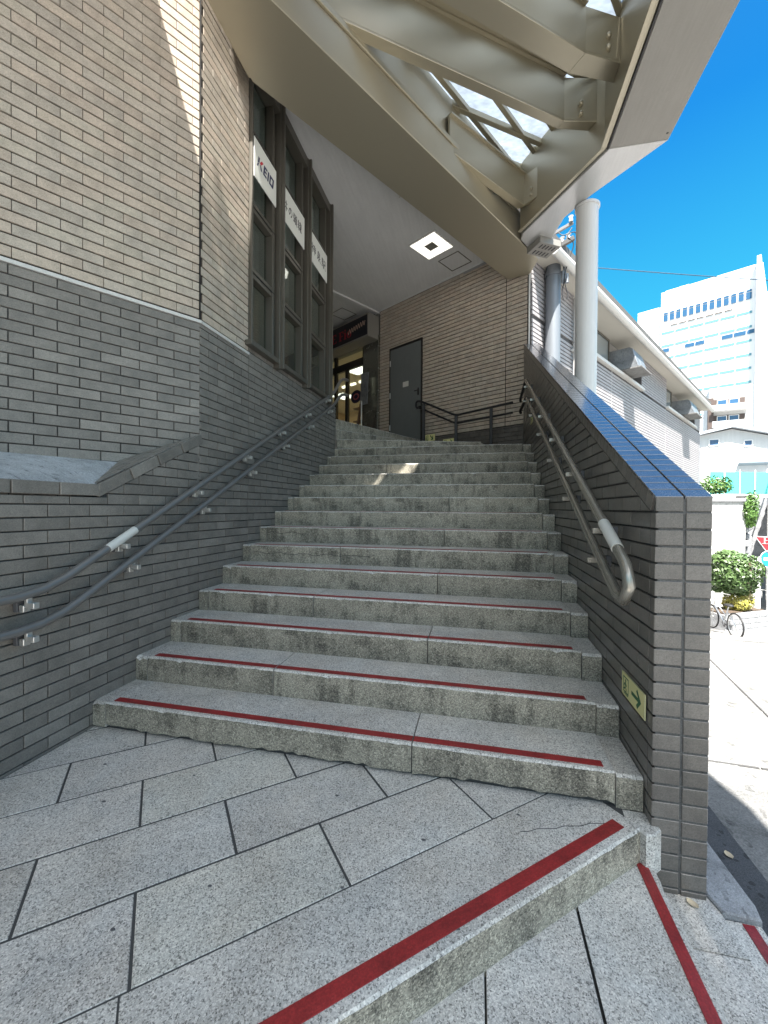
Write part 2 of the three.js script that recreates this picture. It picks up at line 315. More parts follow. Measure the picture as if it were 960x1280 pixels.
// ---------------------------------------------------------------- stones with worn edges
const GR = [M.riser, M.granite];
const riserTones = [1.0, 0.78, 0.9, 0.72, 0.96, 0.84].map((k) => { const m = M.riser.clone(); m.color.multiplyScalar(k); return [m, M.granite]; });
const slabTones = [0.965, 1.0, 1.03, 0.98, 1.01].map((k, i) => { const m = M.granite.clone(); m.color.multiply(L(k * (i % 2 ? 1.01 : 1), k, k * (i === 2 ? 0.97 : 1))); return m; });
const anySlab = () => slabTones[Math.floor(rnd() * 5)];
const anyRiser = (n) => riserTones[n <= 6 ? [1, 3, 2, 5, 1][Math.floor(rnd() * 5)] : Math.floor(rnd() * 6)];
function stone(w, h, d, { chip = 1, bottom = 0, step = 0.035, u = rnd() * 5, v = rnd() * 5 } = {}) {
  // local: x 0..w, top at y 0, front at z 0; faces of the front take slot 0, the others slot 1
  const n = Math.max(2, Math.round(w / step)), prof = [];
  for (let i = 0; i <= n; i++) {
    const x = w * i / n, e = (0.006 + 0.0035 * rnd() + (rnd() > 0.95 ? 0.012 * rnd() : 0)) * chip + 0.001, f = rr(-0.0012, 0.0012) * chip;
    const bot = -h + (bottom ? bottom * (0.35 + 0.3 * Math.sin(i * 0.31 + u) * Math.sin(i * 0.13 + 1) + rr(-0.35, 0.35)) : 0);
    prof.push([[x, bot, f], [x, -h * 0.45, f + rr(-0.001, 0.001)], [x, -e, f], [x, rr(-0.0006, 0.0004), f - e * 0.9], [x, 0, -Math.min(d * 0.3, 0.06)], [x, 0, -d]]);
  }
  const front = [], rest = [], UV = [[], []];
  const quad = (k, a, b, c, e, map) => { const A = k ? rest : front; for (const p of [a, b, c, a, c, e]) { A.push(...p); const q = map(p); UV[k].push(q[0], q[1]); } };
  const mf = (p) => [p[0] + u, p[1] + v], mt = (p) => [p[0] + u, -p[2] + v], ms = (p) => [p[2] + u, p[1] + v];
  for (let i = 0; i < n; i++) { const A = prof[i], Bq = prof[i + 1];
    quad(0, A[0], Bq[0], Bq[1], A[1], mf); quad(0, A[1], Bq[1], Bq[2], A[2], mf); quad(1, A[2], Bq[2], Bq[3], A[3], mf);
    quad(1, A[3], Bq[3], Bq[4], A[4], mt); quad(1, A[4], Bq[4], Bq[5], A[5], mt); }
  for (const [pr, s] of [[prof[0], 0], [prof[n], 1]]) { const back = [pr[0][0], -h, -d]; const f = [pr[0], pr[1], pr[2], pr[3], pr[4], pr[5], back]; for (let i = 1; i + 1 < f.length; i++) { const t = s ? [f[0], f[i], f[i + 1]] : [f[0], f[i + 1], f[i]]; for (const p of t) { rest.push(...p); const q = ms(p); UV[1].push(q[0], q[1]); } } }
  const g = new THREE.BufferGeometry(); g.setAttribute('position', new THREE.Float32BufferAttribute([...front, ...rest], 3)); g.setAttribute('uv', new THREE.Float32BufferAttribute([...UV[0], ...UV[1]], 2));
  g.addGroup(0, front.length / 3, 0); g.addGroup(front.length / 3, rest.length / 3, 1); g.computeVertexNormals(); return g;
}
// ---------------------------------------------------------------- the landing, paved on the diagonal
const ra = 0.7501, rb = 0.6613;                                         // row direction (ra, -rb); across rows (rb, ra)
const toXZ = (a, b) => [a * ra + b * rb, -a * rb + b * ra];
{
  const g = structure('landing', 'diagonal granite paving at the foot of the stairs');
  const EDGE = -0.972;
  const region = [[1, 0, 2.232], [0, 1, 2.02], [-rb, -ra, -1.3005], [-1, 0, 0.70]];
  for (let r = -1; r < 7; r++) for (let c = -6; c < 9; c++) {
    if (r < 0) continue;
    const b1 = -1.3005 - r * 0.3275, b0 = b1 - 0.3275, a0 = c * 0.66 + (r % 2 ? 0.255 : -0.075), a1 = a0 + 0.66, q = 0.0046;
    let poly = [toXZ(a0 + q, b0 + q), toXZ(a1 - q, b0 + q), toXZ(a1 - q, b1 - q), toXZ(a0 + q, b1 - q)];
    poly = clipPoly(poly, [...region, [0, -1, 1.2], [1, 0, 2.232]]); if (!poly) continue;
    const y = rr(-0.0012, 0.0012), cx = poly.reduce((s, p) => s + p[0], 0) / poly.length, cz = poly.reduce((s, p) => s + p[1], 0) / poly.length;
    part(g, 'paving_slab', prismXZ(poly.map(([x, z]) => [x - cx, z - cz]), -0.05, 0, 0.0022), anySlab(), [cx, y, cz]);
  }
  // the long edge stones with their riser
  const cuts = [-4.6, -2.05, -0.098, 1.83];
  for (let k = 0; k + 1 < cuts.length; k++) {
    const a0 = cuts[k] + 0.003, a1 = Math.min(cuts[k + 1] - 0.003, 1.755), w = a1 - a0, [x, z] = toXZ(a0, EDGE);
    const m = part(g, 'edge_stone', stone(w, 0.16, 0.3255, { chip: 0.9 }), GR, [x, 0, z]); m.rotation.y = turnOf(ra, -rb);
    part(m, 'grip_strip', moved(box(w - (k === 2 ? 0.06 : 0), 0.0025, 0.052, 0.001), (w - (k === 2 ? 0.06 : 0)) / 2, 0.0018, -0.062), M.tape);
  }
  part(g, 'corner_stone', prismXZ([[0.60, -2.0], [0.752, -2.0], [0.752, -1.905], [0.715, -1.868], [0.68, -1.86]], -0.17, -0.004, 0.006), M.granite);
  part(g, 'slab_bed', prismXZ([[-2.232, 1.5], [-2.232, -2.3], [0.66, -2.3], [0.62, -1.86], [-0.25, -1.10], [-2.0, 0.46], [-2.0, 1.5]], -0.35, -0.002), M.joint);
  for (const [x, z, r] of [[-1.62, -1.5, 0.009], [-1.35, -1.75, 0.006], [-0.62, -1.78, 0.007], [-0.9, -1.25, 0.006], [-0.2, -1.62, 0.008], [-1.1, -1.05, 0.007], [0.18, -1.85, 0.006], [-1.85, -1.72, 0.008], [-0.45, -1.35, 0.005], [-0.05, -1.3, 0.006]]) { const q = new THREE.CylinderGeometry(r * 0.8, r, 0.0018, 9); q.scale(1.3, 1, 0.8); part(g, 'gum_spot', q, M.bracketDark, [x, 0.0012, z]); }
  // a hairline break across the edge stone
  const crack = []; for (let i = 0; i < 12; i++) crack.push([0.18 + i * 0.036, 0.0006, -1.755 - i * 0.0135 + 0.006 * Math.sin(i * 2.1)]);
  part(g, 'crack', bentTube(crack, 0.0016, 0.01, 5), M.joint);
}
{ // one step down: paving with its own red strip
  const g = structure('lower_step', 'lower granite step with red grip strip beside the pillar');
  const xs = [-1.285, -0.955, -0.625, -0.295, 0.035, 0.365, 0.715];
  for (let i = 0; i + 1 < xs.length; i++) {
    const w = xs[i + 1] - xs[i] - 0.006;
    if (i === 5) { const m = part(g, 'step_stone', stone(2.6, 0.16, w, { chip: 0.8 }), GR, [0.715, -0.14, 0.68]); m.rotation.y = Math.PI / 2; part(m, 'grip_strip', moved(box(2.56, 0.0025, 0.042, 0.001), 1.28, 0.0018, -0.045), M.tape); }
    else for (const [za, zb] of [[-1.9, -1.0 + (i % 2) * 0.3], [-1.0 + (i % 2) * 0.3, 0.6]]) part(g, 'paving_slab', moved(box(w, 0.05, zb - za - 0.006, 0.003), (xs[i] + xs[i + 1]) / 2, -0.165, (za + zb) / 2), anySlab());
  }
  part(g, 'slab_bed', moved(plainBox(2.2, 0.2, 2.6), -0.42, -0.262, -0.65), M.joint);
}
{ // ground-level paving round the pillar foot
  const g = structure('footway', 'narrow granite footway at the foot of the pillar');
  for (const [za, zb] of [[-2.6, -2.3], [-2.3, -1.955], [-1.955, -1.70], [-1.70, -1.15], [-1.15, -0.55], [-0.55, 0.05], [0.05, 0.65]]) part(g, 'paving_slab', moved(box(0.234, 0.06, zb - za - 0.006, 0.003), 0.838, -0.305, (za + zb) / 2), anySlab());
  for (const [za, zb] of [[-1.86, -0.95], [-0.95, -0.05], [-0.05, 0.85]]) { const m = part(g, 'kerb_stone', stone(zb - za - 0.006, 0.09, 0.125, { chip: 0.8 }), GR, [1.085, -0.285, zb - 0.003]); m.rotation.y = Math.PI / 2; part(m, 'grip_strip', moved(box(zb - za - 0.02, 0.0025, 0.042, 0.001), (zb - za) / 2, 0.0018, -0.05), M.tape); }
  const p = part(g, 'ramp_plate', prismXZ([[0.935, -2.75], [1.06, -2.75], [1.10, -1.93], [1.085, -1.86], [0.955, -1.865], [0.935, -1.94]], -0.30, -0.262, 0.006), M.concrete);
  part(g, 'slab_bed', moved(plainBox(0.37, 0.1, 3.4), 0.9, -0.39, -0.9), M.joint);
}
function litter(x, y, z, s, name, label) {                              // a dry leaf: a curled blade
  const P = []; const n = 6; for (let i = 0; i <= n; i++) { const t = i / n - 0.5, w = 0.35 * Math.sqrt(Math.max(0, 1 - (2 * t) ** 2)) * s; P.push([t * s, 0.07 * s * (4 * t * t) + 0.002, -w, w]); }
  const v = []; for (let i = 0; i < n; i++) { const [x0, y0, a0, b0] = P[i], [x1, y1, a1, b1] = P[i + 1]; v.push(x0, y0 + 0.004, a0, x0, y0, 0, x1, y1 + 0.004, a1, x1, y1 + 0.004, a1, x0, y0, 0, x1, y1, 0, x0, y0, 0, x0, y0 + 0.004, b0, x1, y1, 0, x1, y1, 0, x0, y0 + 0.004, b0, x1, y1 + 0.004, b1); }
  const g = new THREE.BufferGeometry(); g.setAttribute('position', new THREE.Float32BufferAttribute(v, 3)); g.computeVertexNormals(); boxUV(g);
  const m = shade(new THREE.Mesh(g, mat([0.50, 0.42, 0.30], 0.9, { side: THREE.DoubleSide }))); m.name = numbered(name); m.position.set(x, y, z); m.rotation.y = rnd() * 6; scene.add(m); return tag(m, label, 'leaf');
}
litter(0.86, -0.2735, -1.885, 0.045, 'dry_leaf', 'curled dry leaf lying against the foot of the pillar');
litter(1.20, -0.352, -2.30, 0.045, 'dry_leaf', 'small dry leaf lying out on the dark asphalt');

// ================================================================ the stairs
{
  const st = thing('stone_staircase', 'long granite staircase with dirty risers and red strips on the lower treads', 'staircase');
  const XC0 = -2.1376, XC1 = 0.6052, J = [-1.222, -0.308];
  for (let n = 1; n <= 14; n++) {
    const z = zStep(n), y = n * R, xl = xLeft(z) + 0.002, depth = n === 14 ? 0.33 : T + 0.03, h = n === 1 ? 0.145 : 0.168;
    const cuts = n % 2 ? [XC0, J[1], XC1] : [XC0, J[0], XC1];
    for (let k = 0; k < 2; k++) {
      const a = cuts[k] + 0.003, b = cuts[k + 1] - 0.003, w = b - a;
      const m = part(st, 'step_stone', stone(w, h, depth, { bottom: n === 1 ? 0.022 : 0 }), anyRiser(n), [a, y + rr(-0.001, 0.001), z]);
      if (n <= 8) { const i0 = k ? 0 : 0.03, i1 = k ? 0.04 : 0; part(m, 'grip_strip', moved(box(w - i0 - i1, 0.0025, 0.045, 0.001), (w + i0 - i1) / 2, 0.002, -0.048), M.tape); }
    }
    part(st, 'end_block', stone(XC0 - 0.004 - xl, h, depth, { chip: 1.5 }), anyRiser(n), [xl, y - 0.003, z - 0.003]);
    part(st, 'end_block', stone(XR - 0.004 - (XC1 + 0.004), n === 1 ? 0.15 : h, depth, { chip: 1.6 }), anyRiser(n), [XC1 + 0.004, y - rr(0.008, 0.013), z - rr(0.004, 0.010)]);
  }
  // recessed bed seen under the worn foot of the first step
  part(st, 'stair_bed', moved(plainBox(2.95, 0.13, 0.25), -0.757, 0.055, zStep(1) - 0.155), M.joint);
  // old cracks in three risers
  const crack = (x0, x1, y, z, amp) => { const p = [], n = Math.ceil((x1 - x0) / 0.05); for (let i = 0; i <= n; i++) p.push([x0 + (x1 - x0) * i / n, y + amp * Math.sin(i * 1.3) * rr(0.3, 1) + rr(-0.004, 0.004), z + 0.001]); part(st, 'crack', bentTube(p, 0.0022, 0.02, 5), M.joint); };
  crack(-2.12, -0.9, 6 * R - 0.075, zStep(6), 0.012); crack(-2.13, -1.7, 7 * R - 0.06, zStep(7), 0.015);
  // winders turning to the left at the top
  const pv = [-2.205, -6.16], ray = (deg, len) => [pv[0] + Math.cos(deg * Math.PI / 180) * len, pv[1] - Math.sin(deg * Math.PI / 180) * len];
  const wind = (deg, top, parts) => {
    const [dx, dz] = [Math.cos(deg * Math.PI / 180), -Math.sin(deg * Math.PI / 180)];
    for (const [a, b] of parts) { const m = part(st, 'winder_stone', stone(b - a - 0.005, 0.17, 0.32, { chip: 0.8 }), GR, [pv[0] + dx * a, top, pv[1] + dz * a]); m.rotation.y = turnOf(dx, dz); }
  };
  wind(17, 2.40, [[0.02, 0.12], [0.12, 1.05], [1.05, 2.35]]); wind(55, 2.56, [[0.02, 0.1], [0.1, 0.85], [0.85, 1.55], [1.55, 2.15]]); wind(65.2, 2.72, [[0.0, 0.62], [0.62, 1.24], [1.24, 1.86], [1.86, 2.46]]);
  // landing flags behind the top edges
  const flag = (poly, y) => part(st, 'landing_flag', prismXZ(poly, y - 0.12, y - 0.002, 0.003), M.granite);
  flag([[-2.19, -6.42], [0.715, -6.42], [0.715, -7.20], [-1.1, -8.30], [-2.0, -7.0]], 2.24);
  flag([[pv[0] + 0.2, -6.5], ray(17, 2.3), [0.2, -7.45], [-1.05, -8.25], ray(63, 0.4)], 2.40);
  flag([ray(58, 0.5), ray(56, 2.0), [-1.0, -8.22], ray(64, 1.0)], 2.56);
  flag([ray(70, 0.35), ray(66.5, 2.5), [-2.2, -9.0], [-6.4, -11.65], [-6.4, -6.2], [-2.25, -6.2]], 2.72);
  // dark core below all of it
  part(st, 'stair_core', prismXZ([[-2.2, -6.3], [0.71, -6.3], [0.71, -7.2], [-1.1, -8.3], [-2.1, -9.0], [-6.4, -11.6], [-6.4, -6.3]], 0.2, 2.1), M.joint);
}
// ================================================================ walls
function frameAt(O, X, Y, Z) { return new THREE.Matrix4().makeBasis(V3(...X), V3(...Y), V3(...Z)).setPosition(...O); }
function slabXY(pts, z0, z1) { const s = new THREE.Shape(pts.map(([x, y]) => V2(x, y))); const g = new THREE.ExtrudeGeometry(s, { depth: z1 - z0, bevelEnabled: false }); g.translate(0, 0, z0); return boxUV(g, 0, 0); }
const COR = [-2.226, -2.945];                                            // where the two beige walls meet
const dA = [s32, -c32], nA = [c32, s32];
// ---- long dark wall along the left handrail
const LZ = 1.6, sOf = (z) => LZ - z;
const leftTurn = turnOf(0.0098, -1);
{
  const w = thing('brick_wall', 'long dark grey brick wall behind the double handrail', 'wall', [xLeft(LZ) - 0.012, 0, LZ], leftTurn);
  const s0 = 3.64, k = 0.498, cop = (s) => 1.378 + k * (s - s0), sB = 4.545, sW = 5.26, sEnd = 7.73;
  part(w, 'wall_core', slabXY([[0, -0.4], [sEnd, -0.4], [sEnd, 2.895], [sW + 0.02, 2.895], [sW + 0.02, 2.815], [sB + 0.05, 2.815], [sB + 0.05, cop(sB) - 0.01], [s0, 1.372], [0, 1.372]], -0.24, 0), M.mortarGrey);
  const courses = { y0: -0.334, y1: 2.897, px: 0.24, py: 0.0693, jx: 0.006, jy: 0.0075, mats: B.dark, shift: 0.097 };
  field(w, { ...courses, x0: 0.3, x1: sB - 0.002, cut: (xa, xb, ya) => { const m = (xa + xb) / 2; return m < s0 ? (ya > 1.36 ? null : [[0, -1, 1.374]]) : [[k, -1, 1.374 - k * s0]]; } });
  field(w, { ...courses, x0: sB + 0.002, x1: sW, cut: (xa, xb, ya) => (ya > 2.80 ? null : [[0, -1, 2.812]]) });
  field(w, { ...courses, x0: sW + 0.004, x1: sEnd });
  // coping: level bricks, then bricks climbing to the corner
  for (let s = 0.52; s < s0 - 0.05; s += 0.24) { const b = Math.min(s + 0.232, s0 + 0.035); addPiece(w, [[s, 1.383], [b, 1.383], [b === s + 0.232 ? b : b - 0.03, 1.452], [s, 1.452]], 0.02, 0.003, B.dark, null, 'coping_brick'); }
  const al = Math.atan(k); const m4 = new THREE.Matrix4().makeRotationZ(al).setPosition(s0 + 0.012, 1.385, 0);
  for (let i = 0; i < 4; i++) addPiece(w, [[i * 0.262 + (i ? 0.004 : -0.02), 0], [i * 0.262 + 0.255, 0], [i * 0.262 + 0.255, 0.07], [i * 0.262 + (i ? 0.004 : 0.012), 0.07]], 0.02, 0.003, B.dark, m4, 'coping_brick');
  layWall(w, 300);
  // the sloping ledge between this wall and the angled wall behind it, in world metres
  w.updateMatrixWorld(true); const inv = w.matrixWorld.clone().invert();
  const quad = (pts) => { const g = new THREE.BufferGeometry(), n = 10, P = [], uv = []; const q = (u, v) => { const a = V3(...pts[0]).lerp(V3(...pts[1]), u), b = V3(...pts[3]).lerp(V3(...pts[2]), u); const c = a.lerp(b, v); return [c.x, c.y, c.z]; };
    for (let i = 0; i < n; i++) for (let j = 0; j < 3; j++) for (const [u, v] of [[i, j], [i + 1, j], [i + 1, j + 1], [i, j], [i + 1, j + 1], [i, j + 1]]) { P.push(...q(u / n, v / 3)); const c = q(u / n, v / 3); uv.push(c[2], c[0] + c[1]); }
    g.setAttribute('position', new THREE.Float32BufferAttribute(P, 3)); g.setAttribute('uv', new THREE.Float32BufferAttribute(uv, 2)); g.applyMatrix4(inv); g.computeVertexNormals(); return g; };
  const fa = (t, y) => [COR[0] - dA[0] * t, y, COR[1] - dA[1] * t];      // on the angled wall, t metres back from the corner
  const tv = 0.562;
  part(w, 'ledge', quad([[-2.255, 1.444, 1.0], [-2.25, 1.444, -2.02], fa(tv, 1.638), fa(3.6, 1.70)]), new THREE.MeshStandardMaterial({ color: L(0.66, 0.67, 0.69), roughness: 0.9, map: rep(tConcrete, 1.4), bumpMap: rep(tGraniteBump, 0.9), bumpScale: 0.004, side: THREE.DoubleSide }));
  // tiles on the climbing wedge
  const P1 = V3(-2.25, 1.452, -2.02), P2 = V3(-2.232, 1.905, -2.945), P3 = V3(...fa(tv, 1.645));
  const X = P2.clone().sub(P1).normalize(), Nn = X.clone().cross(P3.clone().sub(P1)).normalize(); if (Nn.y < 0) Nn.negate(); const Y = Nn.clone().cross(X);
  const F = new THREE.Matrix4().makeBasis(X, Y, Nn).setPosition(P1).premultiply(inv);
  const loc = (p) => { const d = p.clone().sub(P1); return [d.dot(X), d.dot(Y)]; }; const t2 = loc(P2), t3 = loc(P3);
  const bed = new THREE.BufferGeometry(); bed.setAttribute('position', new THREE.Float32BufferAttribute([0, 0, 0.001, t2[0], t2[1], 0.001, t3[0], t3[1], 0.001], 3)); bed.computeVertexNormals(); bed.applyMatrix4(F); boxUV(bed);
  part(w, 'wedge_bed', bed, new THREE.MeshStandardMaterial({ color: L(0.085, 0.087, 0.088), roughness: 0.95, side: THREE.DoubleSide }));
  const sgn = Math.sign(t3[1]) || 1, tri = sgn > 0 ? [[0, 0], t2, t3] : [[0, 0], t3, t2];
  const edge = (p, q) => { const nx = -(q[1] - p[1]), ny = q[0] - p[0], l = Math.hypot(nx, ny); return [nx / l, ny / l, -(p[0] * nx + p[1] * ny) / l - 0.002]; };
  const pl = [edge(tri[0], tri[1]), edge(tri[1], tri[2]), edge(tri[2], tri[0])];
  for (let r = 0; r < 6; r++) for (let c = -3; c < 6; c++) { const y0 = sgn > 0 ? r * 0.0695 : -(r + 1) * 0.0695, x0 = c * 0.24 + (r % 2) * 0.12; const q = clipPoly([[x0 + 0.004, y0 + 0.004], [x0 + 0.236, y0 + 0.004], [x0 + 0.236, y0 + 0.0655], [x0 + 0.004, y0 + 0.0655]], pl); if (q) { const g = brickGeo(q, 0.008, 0.0015, 0, 0); g.applyMatrix4(F); part(w, 'wedge_tile', g, B.dark[(r + c + 9) % 7]); } }
}
const AO = [COR[0] - dA[0] * 6 - nA[0] * 0.012, 0, COR[1] - dA[1] * 6 - nA[1] * 0.012], aTurn = turnOf(...dA);
{ // ---- angled wall: dark courses below the white band
  const w = thing('brick_wall', 'angled dark grey brick wall between the sloping ledge and the white band', 'wall', AO, aTurn);
  part(w, 'wall_core', slabXY([[0, 1.2], [5.99, 1.2], [5.99, 2.812], [0, 2.812]], -0.2, 0), M.mortarGrey);
  field(w, { x0: 0.1, x1: 5.998, y0: 1.36, y1: 2.811, px: 0.24, py: 0.0695, jx: 0.006, jy: 0.0075, mats: B.dark, shift: 0.043 });
  layWall(w, 300);
}
{ // ---- angled wall: beige courses above the band
  const w = thing('brick_wall', 'angled beige brick wall rising above the white band', 'wall', AO, aTurn);
  part(w, 'wall_core', slabXY([[0, 2.812], [5.985, 2.812], [5.985, 7.2], [0, 7.2]], -0.2, 0), M.mortarDark);
  part(w, 'band', moved(box(6.02, 0.026, 0.032, 0.003), 3.0, 2.829, 0.008), M.trim); part(w, 'corner_joint', moved(plainBox(0.016, 3.8, 0.024), 5.999, 4.75, -0.002), M.mortarDark);
  field(w, { x0: 0.1, x1: 5.992, y0: 2.853, y1: 6.6, px: 0.24, py: 0.0727, jx: 0.0035, jy: 0.0105, depth: 0.012, mats: B.beige, shift: 0.06 });
  layWall(w, 300);
}
{ // ---- beige return beside the windows
  const w = thing('brick_wall', 'narrow beige brick wall beside the station windows', 'wall', [xLeft(LZ) - 0.012, 0, LZ], leftTurn);
  part(w, 'wall_core', slabXY([[4.57, 2.83], [5.25, 2.83], [5.25, 7.2], [4.57, 7.2]], -0.16, 0), M.mortarDark);
  part(w, 'band', moved(box(0.70, 0.026, 0.032, 0.003), 4.912, 2.829, 0.008), M.trim);
  part(w, 'end_trim', moved(box(0.012, 3.2, 0.17, 0.002), 5.262, 4.45, -0.075), M.frame);
  field(w, { x0: 4.555, x1: 5.254, y0: 2.853, y1: 6.6, px: 0.24, py: 0.0727, jx: 0.0035, jy: 0.0105, depth: 0.012, mats: B.beige, shift: 0.02 });
  layWall(w, 300);
}
// ---- parapet on the right with its raking cap
{
  const w = thing('parapet_wall', 'dark glossy brick parapet with raking tiled cap ending in a pillar', 'wall');
  const al = Math.atan(SLOPE), sa = Math.sin(al), ca = Math.cos(al), ZF = -1.92, YT = 1.378, ZB = -7.23, top = (z) => YT + (ZF - z) * SLOPE, Ls = (ZF - ZB) / ca;
  const core = new THREE.Shape([V2(-ZF + 0.005, -0.4), V2(-ZB, -0.4), V2(-ZB, top(ZB) - 0.018), V2(-ZF + 0.005, YT - 0.012)]);
  const cg = new THREE.ExtrudeGeometry(core, { depth: 0.207 - 0.014, bevelEnabled: false }); cg.rotateY(Math.PI / 2); cg.translate(0.732, 0, 0); part(w, 'wall_core', boxUV(cg), M.mortarMid);
  const inner = frameAt([0.732, 0, ZB], [0, 0, 1], [0, 1, 0], [-1, 0, 0]), XE = ZF - ZB;
  field(w, { x0: 0, x1: XE - 0.052, y0: 1.314 - 23 * 0.0711, y1: 4.2, px: 0.237, py: 0.0711, jx: 0.005, jy: 0.009, mats: B.para, toLocal: inner, shift: 0.05, cut: (xa, xb, ya) => (top(ZB + xb) - 0.09 < ya ? (top(ZB + xa) - 0.09 < ya ? null : [[-SLOPE, -1, top(ZB) - 0.090]]) : [[-SLOPE, -1, top(ZB) - 0.090]]) });
  for (let r = 0; r < 23; r++) { const y = 1.314 - (r + 1) * 0.0711; addPiece(w, [[XE - 0.046, y + 0.0045], [XE - 0.001, y + 0.0045], [XE - 0.001, y + 0.0666], [XE - 0.046, y + 0.0666]], 0.012, 0.0015, B.para, inner); }
  const front = frameAt([0.721, 0, ZF - 0.012], [1, 0, 0], [0, 1, 0], [0, 0, 1]);
  for (let r = -1; r < 23; r++) for (const [a, b] of [[0, 0.102], [0.112, 0.205]]) { const y = 1.314 - (r + 1) * 0.0711, h0 = r < 0 ? 0.003 : 0.0045; addPiece(w, [[a, y + h0], [b, y + h0], [b, y + (r < 0 ? 0.062 : 0.0666)], [a, y + (r < 0 ? 0.062 : 0.0666)]], 0.012 + rr(-0.001, 0.001), 0.002, B.para, front); }
  const cap = frameAt([0.72, YT - 0.012 * ca, ZF - 0.012 * sa], [1, 0, 0], [0, sa, -ca], [0, ca, sa]);
  for (let r = 0; r * 0.0715 < Ls - 0.05; r++) for (const [a, b] of [[0, 0.102], [0.110, 0.207]]) addPiece(w, [[a, r * 0.0715 + (r ? 0.003 : 0.001)], [b, r * 0.0715 + (r ? 0.003 : 0.001)], [b, r * 0.0715 + 0.0685], [a, r * 0.0715 + 0.0685]], 0.012, 0.0015, B.cap, cap, 'cap_tile');
  const O = V3(0.732, top(ZB), ZB).add(V3(0, -ca, -sa).multiplyScalar(0.077)); const strip = frameAt([O.x, O.y, O.z], [0, -sa, ca], [0, ca, sa], [-1, 0, 0]);
  for (let r = 0; r * 0.0715 < Ls - 0.09; r++) addPiece(w, [[r * 0.0715 + 0.002, 0], [r * 0.0715 + 0.0695, 0], [r * 0.0715 + 0.0695, 0.075], [r * 0.0715 + 0.002, 0.075]], 0.012, 0.0015, B.para, strip, 'cap_brick');
  layWall(w, 300);
}
// ---- tiled back wall with the steel door
const BO = [-2.2, 0, -9.053], bTurn = turnOf(c32, s32);
const bWorld = (x, z = 0) => [BO[0] + c32 * x - s32 * z, BO[2] + s32 * x + c32 * z];   // wall-local (x, out) to world (x, z)
{
  const w = thing('tiled_wall', 'brown narrow tiled back wall at the head of the stairs', 'wall', BO, bTurn);
  part(w, 'wall_core', slabXY([[0, 2.0], [3.55, 2.0], [3.55, 7.0], [0, 7.0], [0, 4.80], [1.25, 4.80], [1.25, 2.70], [0, 2.70]].slice(0, 4), -0.2, -0.001), M.mortarDark);
  const hole = (xa, xb, ya, yb) => (ya < 4.785 && xb > 0.335 && xa < 1.268 ? (xa < 0.335 ? [[-1, 0, 0.335]] : xb > 1.268 ? [[1, 0, -1.268]] : null) : []);
  const o = { y0: 2.745, y1: 5.80, px: 0.24, py: 0.0727, jx: 0.003, jy: 0.012, depth: 0.012, mats: B.beige, cut: hole };
  field(w, { ...o, x0: 0.02, x1: 3.112 }); field(w, { ...o, x0: 3.126, x1: 3.50, shift: 0.1 });
  field(w, { x0: 1.27, x1: 3.5, y0: 2.05, y1: 2.735, px: 0.24, py: 0.0727, jx: 0.004, jy: 0.006, mats: B.para });
  part(w, 'corner_trim', moved(box(0.022, 5.2, 0.03, 0.003), 3.535, 4.4, 0.006), M.trim);
  layWall(w, 300);
}
{
  const d = thing('steel_door', 'grey painted steel service door in the tiled back wall', 'door', [bWorld(0.80)[0], 2.72, bWorld(0.80)[1]], bTurn);
  part(d, 'leaf', moved(box(0.87, 2.04, 0.04, 0.004), 0, 1.02, 0.004), M.steelDoor);
  const fr = part(d, 'door_frame', mergeGeometries([moved(box(0.03, 2.08, 0.06, 0.003), -0.45, 1.04, 0), moved(box(0.03, 2.08, 0.06, 0.003), 0.45, 1.04, 0), moved(box(0.93, 0.03, 0.06, 0.003), 0, 2.07, 0)]), M.frameDark);
  for (const y of [0.35, 1.05, 1.75]) part(d, 'hinge', moved(new THREE.CylinderGeometry(0.011, 0.011, 0.12, 10), -0.43, y, 0.035), M.bracket);
  const hd = part(d, 'handle', mergeGeometries([moved(box(0.035, 0.15, 0.012, 0.003), 0.37, 1.0, 0.03), moved(box(0.10, 0.018, 0.018, 0.004), 0.335, 1.02, 0.055)]), M.black);
  part(d, 'notice', moved(box(0.16, 0.11, 0.003, 0.001), 0.02, 1.22, 0.0265), M.sticker);
}
// ================================================================ ceiling and concourse
{
  const g = thing('ceiling', 'white painted ceiling over the head of the stairs', 'ceiling'); g.userData.kind = 'structure';
  const left = bWorld(-5.2);
  part(g, 'ceiling_panel', prismXZ([[-2.0, -3.25], [0.58, -7.26], [0.80, -7.17], bWorld(0, -0.1), bWorld(-5.2, -0.1), [left[0], -3.25]], 5.75, 5.92), M.ceiling);
  part(g, 'ceiling_channel', (() => { const a = [-3.15, -7.69], b = [-2.22, -9.17]; return beamBox([a[0], 5.735, a[1]], [b[0], 5.735, b[1]], 0.10, 0.04); })(), M.ceiling);
  const e0 = bWorld(0, 0.012), e1 = bWorld(3.2, 0.012); part(g, 'edge_trim', beamBox([e0[0], 5.742, e0[1]], [e1[0], 5.742, e1[1]], 0.03, 0.02), M.ceiling);
  // inspection hatch
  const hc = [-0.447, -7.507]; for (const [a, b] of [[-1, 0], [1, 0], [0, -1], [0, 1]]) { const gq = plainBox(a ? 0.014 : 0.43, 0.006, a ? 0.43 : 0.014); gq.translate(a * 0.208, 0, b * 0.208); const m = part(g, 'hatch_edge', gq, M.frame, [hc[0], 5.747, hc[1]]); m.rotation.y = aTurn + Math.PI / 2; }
  const hatch2 = [-3.05, -9.0]; for (const [a, b] of [[-1, 0], [1, 0], [0, -1], [0, 1]]) { const gq = plainBox(a ? 0.014 : 0.43, 0.006, a ? 0.43 : 0.014); gq.translate(a * 0.208, 0, b * 0.208); const m = part(g, 'hatch_edge', gq, M.frame, [hatch2[0], 5.747, hatch2[1]]); m.rotation.y = aTurn + Math.PI / 2; }
}
